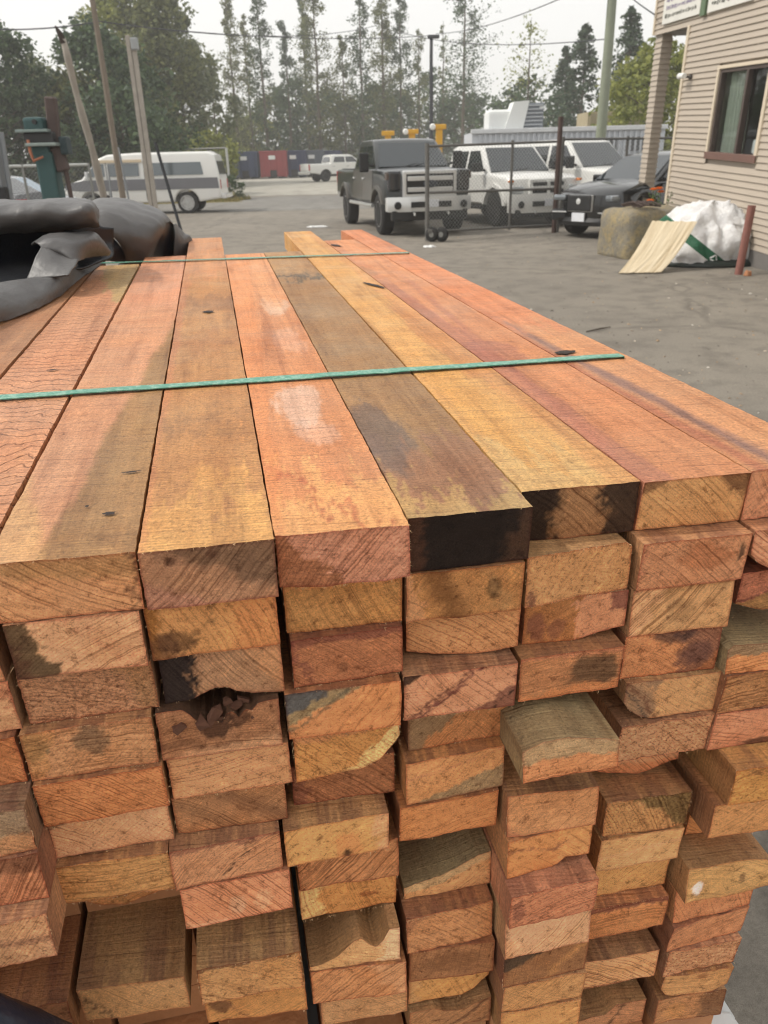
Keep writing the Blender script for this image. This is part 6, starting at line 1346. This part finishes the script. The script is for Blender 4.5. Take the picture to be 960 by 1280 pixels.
# wrapped bundle that the stack stands on
WB = TOPW - TH * 16
M_WRAP = plain('white_lumber_wrap', (206, 206, 204), .5, var=.1, scale=8, bump=.15)
def wrapped():
    bm = bmesh.new(); zb = -(CAMH + WB) + 0; s0_, s1_, ua, ub = -.415, .575, .53, 2.32
    bmesh.ops.create_cube(bm, size=1); bmesh.ops.subdivide_edges(bm, edges=bm.edges[:], cuts=24, use_grid_fill=True)
    H = .62
    for v in bm.verts:
        p = v.co; q = V((s0_ + (p.x + .5) * (s1_ - s0_), ua + (p.y + .5) * (ub - ua), WB - .004 - (.5 - p.z) * H))
        k = noise.noise(q * 9) * .010 + noise.noise(q * 23) * .004; f = (abs(p.x) > .49, abs(p.y) > .49)
        if f[0]: q.x += math.copysign(k, p.x)
        if f[1]: q.y += k
        v.co = stack(q.x, q.y, q.z)
    return bm
lb = thing('wrapped_bundle', 'white wrapped lumber bundle beneath the strapped boards', 'lumber bundle', (0, 0, 0))
obj('wrap', wrapped(), M_WRAP, lb, True)
fl = sph
rows = []
for u_, h in ((.545, 0), (.515, .002), (.487, -.006), (.478, -.03), (.49, -.12)): rows.append([stack(s_, u_ + .006 * math.sin(s_ * 40), WB + .004 + h + .004 * noise.noise(V((s_ * 20, u_, 1)))) for s_ in (.30, .40, .48, .535, .575)])
cloth('wrap_flap', rows, M_WRAP, lb, 5, .002, .003, 20)
for k in (.75, 2.05):
    a, b = stack(-.40, k, WB - .62), stack(.56, k, WB - .62); hgt = min(a.z, b.z) 
    o = obj('bearer', bevel(box(((a + b) / 2 - V((0, 0, hgt / 2 + .02))), (1.0, .09, max(.04, hgt + .05)), None, Matrix.Rotation(math.atan2(SS.y, SS.x), 3, 'Z')), .006), M_INNER, lb)
# ------------------------------------------------------------------ trees and shrubs
def m_leaf(name, a, b, c):
    x = N(name, .6, 0, spec=.25); g = x.n('NewGeometry'); f = g.outputs['Random Per Island']
    col = x.ramp(f, [(0.0, lin(a)), (.5, lin(b)), (1.0, lin(c))])
    x.l(col, x.b.inputs['Base Color'])
    tr = x.n('BsdfTranslucent'); x.l(col, tr.inputs['Color']); ms = x.n('MixShader'); ms.inputs[0].default_value = .35
    x.l(x.b.outputs[0], ms.inputs[1]); x.l(tr.outputs[0], ms.inputs[2]); x.l(ms.outputs[0], x.t.nodes['Material Output'].inputs['Surface']); return x.m
LF = {'olive': m_leaf('olive_leaves', (82, 88, 56), (104, 110, 66), (132, 134, 84)), 'dark': m_leaf('dark_leaves', (56, 72, 54), (72, 90, 62), (94, 112, 76)),
      'yellow': m_leaf('yellow_green_leaves', (104, 112, 58), (130, 136, 68), (158, 160, 88)), 'grey': m_leaf('grey_green_leaves', (86, 96, 68), (110, 118, 84), (136, 140, 104)), 'needle': m_leaf('conifer_needles', (54, 70, 56), (70, 88, 66), (90, 106, 80))}
M_BARK = plain('grey_brown_bark', (98, 88, 76), .95, var=.25, scale=3, bump=.3)
RT = random.Random(77)
def leafmesh(centres, n, rad, size, rnd):
    vv, ff = [], []
    for c, cr in centres:
        for _ in range(n):
            d = V((rnd.gauss(0, 1), rnd.gauss(0, 1), rnd.gauss(0, .8))); d = d * (cr * (rnd.random() ** .5) / max(.3, d.length)); p = c + d
            u = V((rnd.uniform(-1, 1), rnd.uniform(-1, 1), rnd.uniform(-.9, .5))).normalized(); w = u.cross(V((rnd.uniform(-1, 1), rnd.uniform(-1, 1), rnd.uniform(-1, 1)))).normalized(); s = size * rnd.uniform(.55, 1.35)
            i = len(vv); vv += [p - u * s * .5, p + w * s * .32, p + u * s * .6, p - w * s * .32]; ff.append((i, i + 1, i + 2, i + 3))
    return vv, ff
def tree(name, label, px, Y, top, leaf, width, base=.12, style='poplar', dens=1.0, size=.30, cat='tree', group='trees behind the yard', bare=0.0, lean=0.0, tr=None):
    """px: column in the photo, Y distance, top: height in metres, width: crown radius"""
    rnd = random.Random(int(px * 13 + Y * 7)); p = at(px, 200, Y); z0 = gz(p.x, Y)
    t = thing(name, label, cat, (p.x, Y, z0), 0, group); H = top
    r0_ = tr or (.010 * H + .04)
    sp_ = [V((lean * k / 12 + .02 * H * .3 * noise.noise(V((px, k * .5, 0))), .02 * H * .3 * noise.noise(V((px, k * .5, 5))), H * k / 12)) for k in range(13)]
    bm = tube(sp_, [r0_ * (1 - .9 * k / 12) for k in range(13)], None, 7); cen = []
    def trunk(h): f = min(11.99, h / H * 12); k = int(f); return sp_[k].lerp(sp_[k + 1], f - k)
    if style == 'poplar':
        nb = int(H * 3.0 * dens ** .5); 
        for i in range(nb):
            f = base + (1 - base) * (i + rnd.random()) / nb; h = f * H; prof = (.55 + .45 * math.sin(math.pi * min(1, (f - base) / (1 - base) * 1.05))) * (1.25 - .75 * f)
            L = width * prof * rnd.uniform(.45, 1.35); a = rnd.random() * 6.283; d = V((math.cos(a), math.sin(a), rnd.uniform(.25, .9))).normalized(); A = trunk(h * .97); Bq = A + d * L
            tube([A, A.lerp(Bq, .5) + V((0, 0, -.04 * L)), Bq], [r0_ * .22 * (1.1 - f), r0_ * .14 * (1.1 - f), .012], bm, 4, False)
            for k in range(2):
                if rnd.random() < bare: continue
                cen.append((A.lerp(Bq, rnd.uniform(.45, 1.05)) + V((0, 0, rnd.uniform(-.2, .3))), L * rnd.uniform(.24, .5) + .16))
        n = int(40 * dens)
    elif style == 'round':
        nb = int(60 * dens)
        for i in range(nb):
            th = rnd.random() * 6.283; f = base + (1 - base) * rnd.random() ** .8; prof = math.sin(math.pi * min(1, .12 + .88 * (f - base) / (1 - base))) ** .6
            rr = width * prof * (.35 + .75 * rnd.random() ** .5) * (1 + .7 * noise.noise(V((math.cos(th) * 1.5, math.sin(th) * 1.5, f * 4 + px)))); c = trunk(f * H) + V((rr * math.cos(th), rr * math.sin(th), 0))
            cen.append((c, width * rnd.uniform(.16, .34)))
            if i % 3 == 0: A = trunk(max(.08, f - .2) * H); tube([A, A.lerp(c, .6) + V((0, 0, .1)), c], [r0_ * .3, r0_ * .18, .015], bm, 4, False)
        n = int(26 * dens)
    else:                                   # conifer: drooping tiers
        nb = int(H * 8)
        for i in range(nb):
            f = base + (1 - base) * (i + rnd.random()) / nb; h = f * H; L = width * (1.05 - f) ** .8 * rnd.uniform(.6, 1.2); a = rnd.random() * 6.283; A = trunk(h); Bq = A + V((math.cos(a) * L, math.sin(a) * L, -L * .22))
            tube([A, A.lerp(Bq, .5), Bq], [r0_ * .2, r0_ * .12, .01], bm, 4, False)
            for k in range(3): q = .35 + .3 * k + rnd.uniform(-.1, .1); cen.append((A.lerp(Bq, q) + V((0, 0, -.1)), L * .26 + .14))
        n = int(12 * dens)
    obj('trunk', bm, M_BARK, t, True)
    obj('crown', leafmesh(cen, n, 1, size, rnd), LF[leaf], t); return t
ROW = 'tall thin trees behind the dumpsters'
def hgt(py, Y, px=480): return at(px, py, Y).z
# thin poplars above the dumpsters and the parked trucks
for i, (px, Y, pt, wd, lf, dn, wds) in enumerate((
    (300, 92, -12, 1.5, 'olive', 1.0, 'tall thin tree with a dark narrow crown, leftmost above the blue dumpster'), (318, 97, 22, 1.3, 'olive', .8, 'thin half-bare tree directly left of the tall one above the red dumpster'),
    (336, 90, -25, 1.6, 'dark', .9, 'tall thin tree standing right above the red dumpster'), (366, 94, 30, 1.5, 'dark', .9, 'thin tree with a lower top between two taller ones, above the navy dumpster'),
    (402, 91, -30, 2.0, 'olive', 1.0, 'tall feathery tree above the distant white pickup'), (388, 99, -5, 1.5, 'dark', .8, 'slim tree partly behind the feathery tree above the distant white pickup'), (433, 93, 48, 1.7, 'olive', .9, 'shorter sparse tree right of the feathery one'),
    (455, 90, -22, 1.5, 'dark', .8, 'tall sparse tree above the cab of the dark pickup, left one'), (481, 93, -40, 1.8, 'olive', 1.1, 'tallest thin tree above the windshield of the dark pickup'), (502, 96, -4, 1.9, 'dark', 1.1, 'thin tree directly left of the slim lamp post'),
    (524, 99, 40, 1.2, 'olive', .6, 'half-bare thin tree just behind the slim lamp post'), (553, 100, 30, .9, 'olive', .35, 'bare dead-topped tree right of the slim lamp post'), (578, 86, -45, 3.0, 'dark', .9, 'large open tree with loose branches right of the slim lamp post'))):
    tree('poplar_tree', wds, px, Y, hgt(pt, Y, px), lf, wd * 1.2, .12, 'poplar', dn * 1.2, .21, group=ROW)
# lower growth between their trunks
for i, (px, Y, pt, wd, lf, wds) in enumerate(((322, 101, 150, 3.6, 'yellow', 'low yellow-green bush behind the red dumpster'), (350, 104, 120, 3.6, 'olive', 'mid-height olive tree between the thin trunks above the navy dumpster'), (374, 102, 105, 3.4, 'dark', 'dark mid-height tree between the thin trunks left of the distant pickup'),
    (415, 104, 118, 3.8, 'dark', 'dark bushy tree right behind the distant white pickup'), (440, 103, 132, 3.6, 'olive', 'bushy olive tree left of the dark pickup roof'), (470, 105, 112, 4.0, 'dark', 'dark bushy tree above the dark pickup roof'), (505, 104, 118, 4.0, 'olive', 'bushy tree behind the middle yellow post'),
    (538, 105, 95, 4.2, 'dark', 'dark round-topped tree behind the slim lamp post base'), (568, 100, 128, 3.6, 'dark', 'dark bushy tree at the foot of the large open tree'), (590, 99, 122, 3.4, 'dark', 'dark bushy tree directly left of the white roof units'), (300, 106, 165, 3.0, 'olive', 'low olive bush behind the faded blue dumpster'))):
    tree('bushy_tree', wds, px, Y, hgt(pt, Y, px), lf, wd, .05, 'round', 1.25, .42, group='bushy trees among the thin trunks')
# right of the lamp post
tree('birch_tree', 'sparse half-bare tree above the white roof units', 656, 70, hgt(28, 70, 656), 'yellow', 3.0, .3, 'poplar', .55, .22, bare=.45)
tree('bushy_tree', 'dark round tree right behind the white roof units', 664, 72, hgt(104, 72, 664), 'dark', 3.6, .05, 'round', 1.3, .36)
tree('bushy_tree', 'small dark round tree left of the white roof units', 633, 78, hgt(122, 78, 633), 'dark', 2.2, .05, 'round', 1.0, .36)
tree('conifer_tree', 'dark conifer directly left of the green-grey utility pole', 722, 62, hgt(36, 62, 722), 'needle', 3.0, .10, 'conifer', 1.4, .26)
tree('conifer_tree', 'narrow dark conifer left of the bigger conifer by the utility pole', 700, 66, hgt(64, 66, 700), 'needle', 2.2, .08, 'conifer', 1.4, .26)
tree('conifer_tree', 'dark conifer directly right of the green-grey utility pole', 774, 58, hgt(14, 58, 774), 'needle', 2.8, .10, 'conifer', 1.4, .26)
tree('maple_tree', 'yellow-green tree beside the porch post', 812, 40, hgt(58, 40, 812), 'yellow', 2.6, .10, 'round', 2.0, .24)
tree('maple_tree', 'olive tree seen through the porch gap', 850, 46, hgt(72, 46, 850), 'olive', 3.2, .08, 'round', 1.6, .30)
tree('bushy_tree', 'low yellow-green bush left of the yellow-green porch tree', 785, 50, hgt(120, 50, 785), 'yellow', 1.9, .05, 'round', 1.0, .28)
# left side
L_ = 'trees along the road on the left'
tree('broadleaf_tree', 'big dark tree at the left edge of the picture', -8, 44, hgt(28, 44, 0), 'dark', 3.4, .04, 'round', 2.6, .26, group=L_)
tree('broadleaf_tree', 'grey-green bushy tree behind the teal machine', 62, 52, hgt(86, 52, 62), 'grey', 3.0, .04, 'round', 1.8, .28, group=L_)
tree('broadleaf_tree', 'low dark tree behind the pale fence on the left', 30, 48, hgt(120, 48, 30), 'dark', 2.6, .03, 'round', 1.8, .28, group=L_)
tree('broadleaf_tree', 'large dark green tree right behind the brown utility pole', 138, 46, hgt(42, 46, 138), 'dark', 3.3, .04, 'round', 2.6, .26, group=L_)
tree('broadleaf_tree', 'lower leafy tree between the leaning post and the brown pole', 104, 45, hgt(96, 45, 104), 'olive', 2.2, .03, 'round', 1.8, .26, group=L_)
tree('broadleaf_tree', 'low dark leafy tree directly above the van front', 158, 43, hgt(112, 43, 158), 'dark', 2.4, .03, 'round', 1.8, .26, group=L_)
tree('cottonwood_tree', 'tall yellowish tree behind the double timber post, reaching out of the picture', 176, 62, hgt(-30, 62, 176), 'yellow', 3.8, .04, 'poplar', 2.4, .30, group=L_)
tree('cottonwood_tree', 'tall olive tree above the van roof', 206, 60, hgt(-8, 60, 206), 'olive', 3.4, .04, 'poplar', 2.4, .30, group=L_)
tree('cottonwood_tree', 'tall grey-green tree above the van rear window', 236, 63, hgt(-14, 63, 236), 'grey', 3.0, .04, 'poplar', 2.2, .30, group=L_)
tree('cottonwood_tree', 'lower grey-green tree right of the van roof end', 256, 66, hgt(60, 66, 256), 'grey', 2.3, .05, 'round', 1.5, .34, group=L_)
tree('birch_tree', 'slender see-through tree between the big left trees and the thin row', 274, 80, hgt(70, 80, 274), 'grey', 1.3, .2, 'poplar', .7, .26, group=L_)
tree('bushy_tree', 'low yellow-green bush right behind the van rear', 262, 56, hgt(172, 56, 262), 'yellow', 1.8, .03, 'round', 1.2, .26, group=L_)
tree('bushy_tree', 'low yellow-green bush behind the van middle windows', 205, 50, hgt(178, 50, 205), 'yellow', 1.9, .03, 'round', 1.2, .26, group=L_)
tree('shrub', 'small grey-green shrub on the verge by the pale fence post', 284, 41.2, 1.05, 'dark', .62, .03, 'round', .8, .10, 'shrub', None)
tree('shrub', 'low shrub behind the van rear bumper', 268, 44, .95, 'yellow', .6, .03, 'round', .7, .10, 'shrub', None)
# dry grass on the verge
rnd = random.Random(9); vv, ff = [], []
for _ in range(5200):
    y = rnd.uniform(39.3, 45); x = vx(rnd.uniform(-16, -6.0), y); h = rnd.uniform(.05, .22); a = rnd.random() * 6.283; d = V((math.cos(a), math.sin(a), 0)) * .03; i = len(vv); p = V((x, y, gz(x, y) + .01))
    vv += [p - d, p + d, p + V((rnd.uniform(-.06, .06), rnd.uniform(-.06, .06), h))]; ff.append((i, i + 1, i + 2))
o = obj('dry_grass', (vv, ff), m_leaf('dry_grass_blades', (120, 112, 70), (146, 132, 84), (104, 112, 60))); o['kind'] = 'stuff'; tag(o, 'dry yellowish grass on the verge behind the van', 'grass')
# far wooded rise closing the view
def ridge(name, Y0, h, m, seed, x0=-160, x1=160):
    bm = bmesh.new(); rows = []
    for i in range(90):
        x = x0 + (x1 - x0) * i / 89; z = h * (.8 + .35 * noise.noise(V((x * .03, seed, 0))) + .22 * noise.noise(V((x * .15, seed, 2))))
        rows.append([bm.verts.new((x, Y0 + dy, zz)) for dy, zz in ((0, .2), (2, z * .6), (6, z), (20, z * .9), (40, .2))])
    for a, b in zip(rows, rows[1:]):
        for k in range(4): bm.faces.new((a[k], b[k], b[k + 1], a[k + 1]))
    return kind(obj(name, bm, m, None, True), 'structure')
ridge('hill', 190, 7.0, plain('far_woodland', (88, 96, 84), 1, var=.35, scale=.4), 3)

# ------------------------------------------------------------------ smoke haze hanging over the yard
hz_ = bpy.data.materials.new('smoke_haze'); hz_.use_nodes = True; t_ = hz_.node_tree; t_.nodes.clear()
ho = t_.nodes.new('ShaderNodeOutputMaterial'); hv = t_.nodes.new('ShaderNodeVolumePrincipled'); hv.inputs['Color'].default_value = (.97, .97, .97, 1); hv.inputs['Density'].default_value = .0016; hv.inputs['Anisotropy'].default_value = .3
t_.links.new(hv.outputs[0], ho.inputs['Volume'])
kind(obj('haze', box((0, 165, 16), (800, 470, 34)), hz_), 'stuff')
SC.cycles.volume_bounces = 1
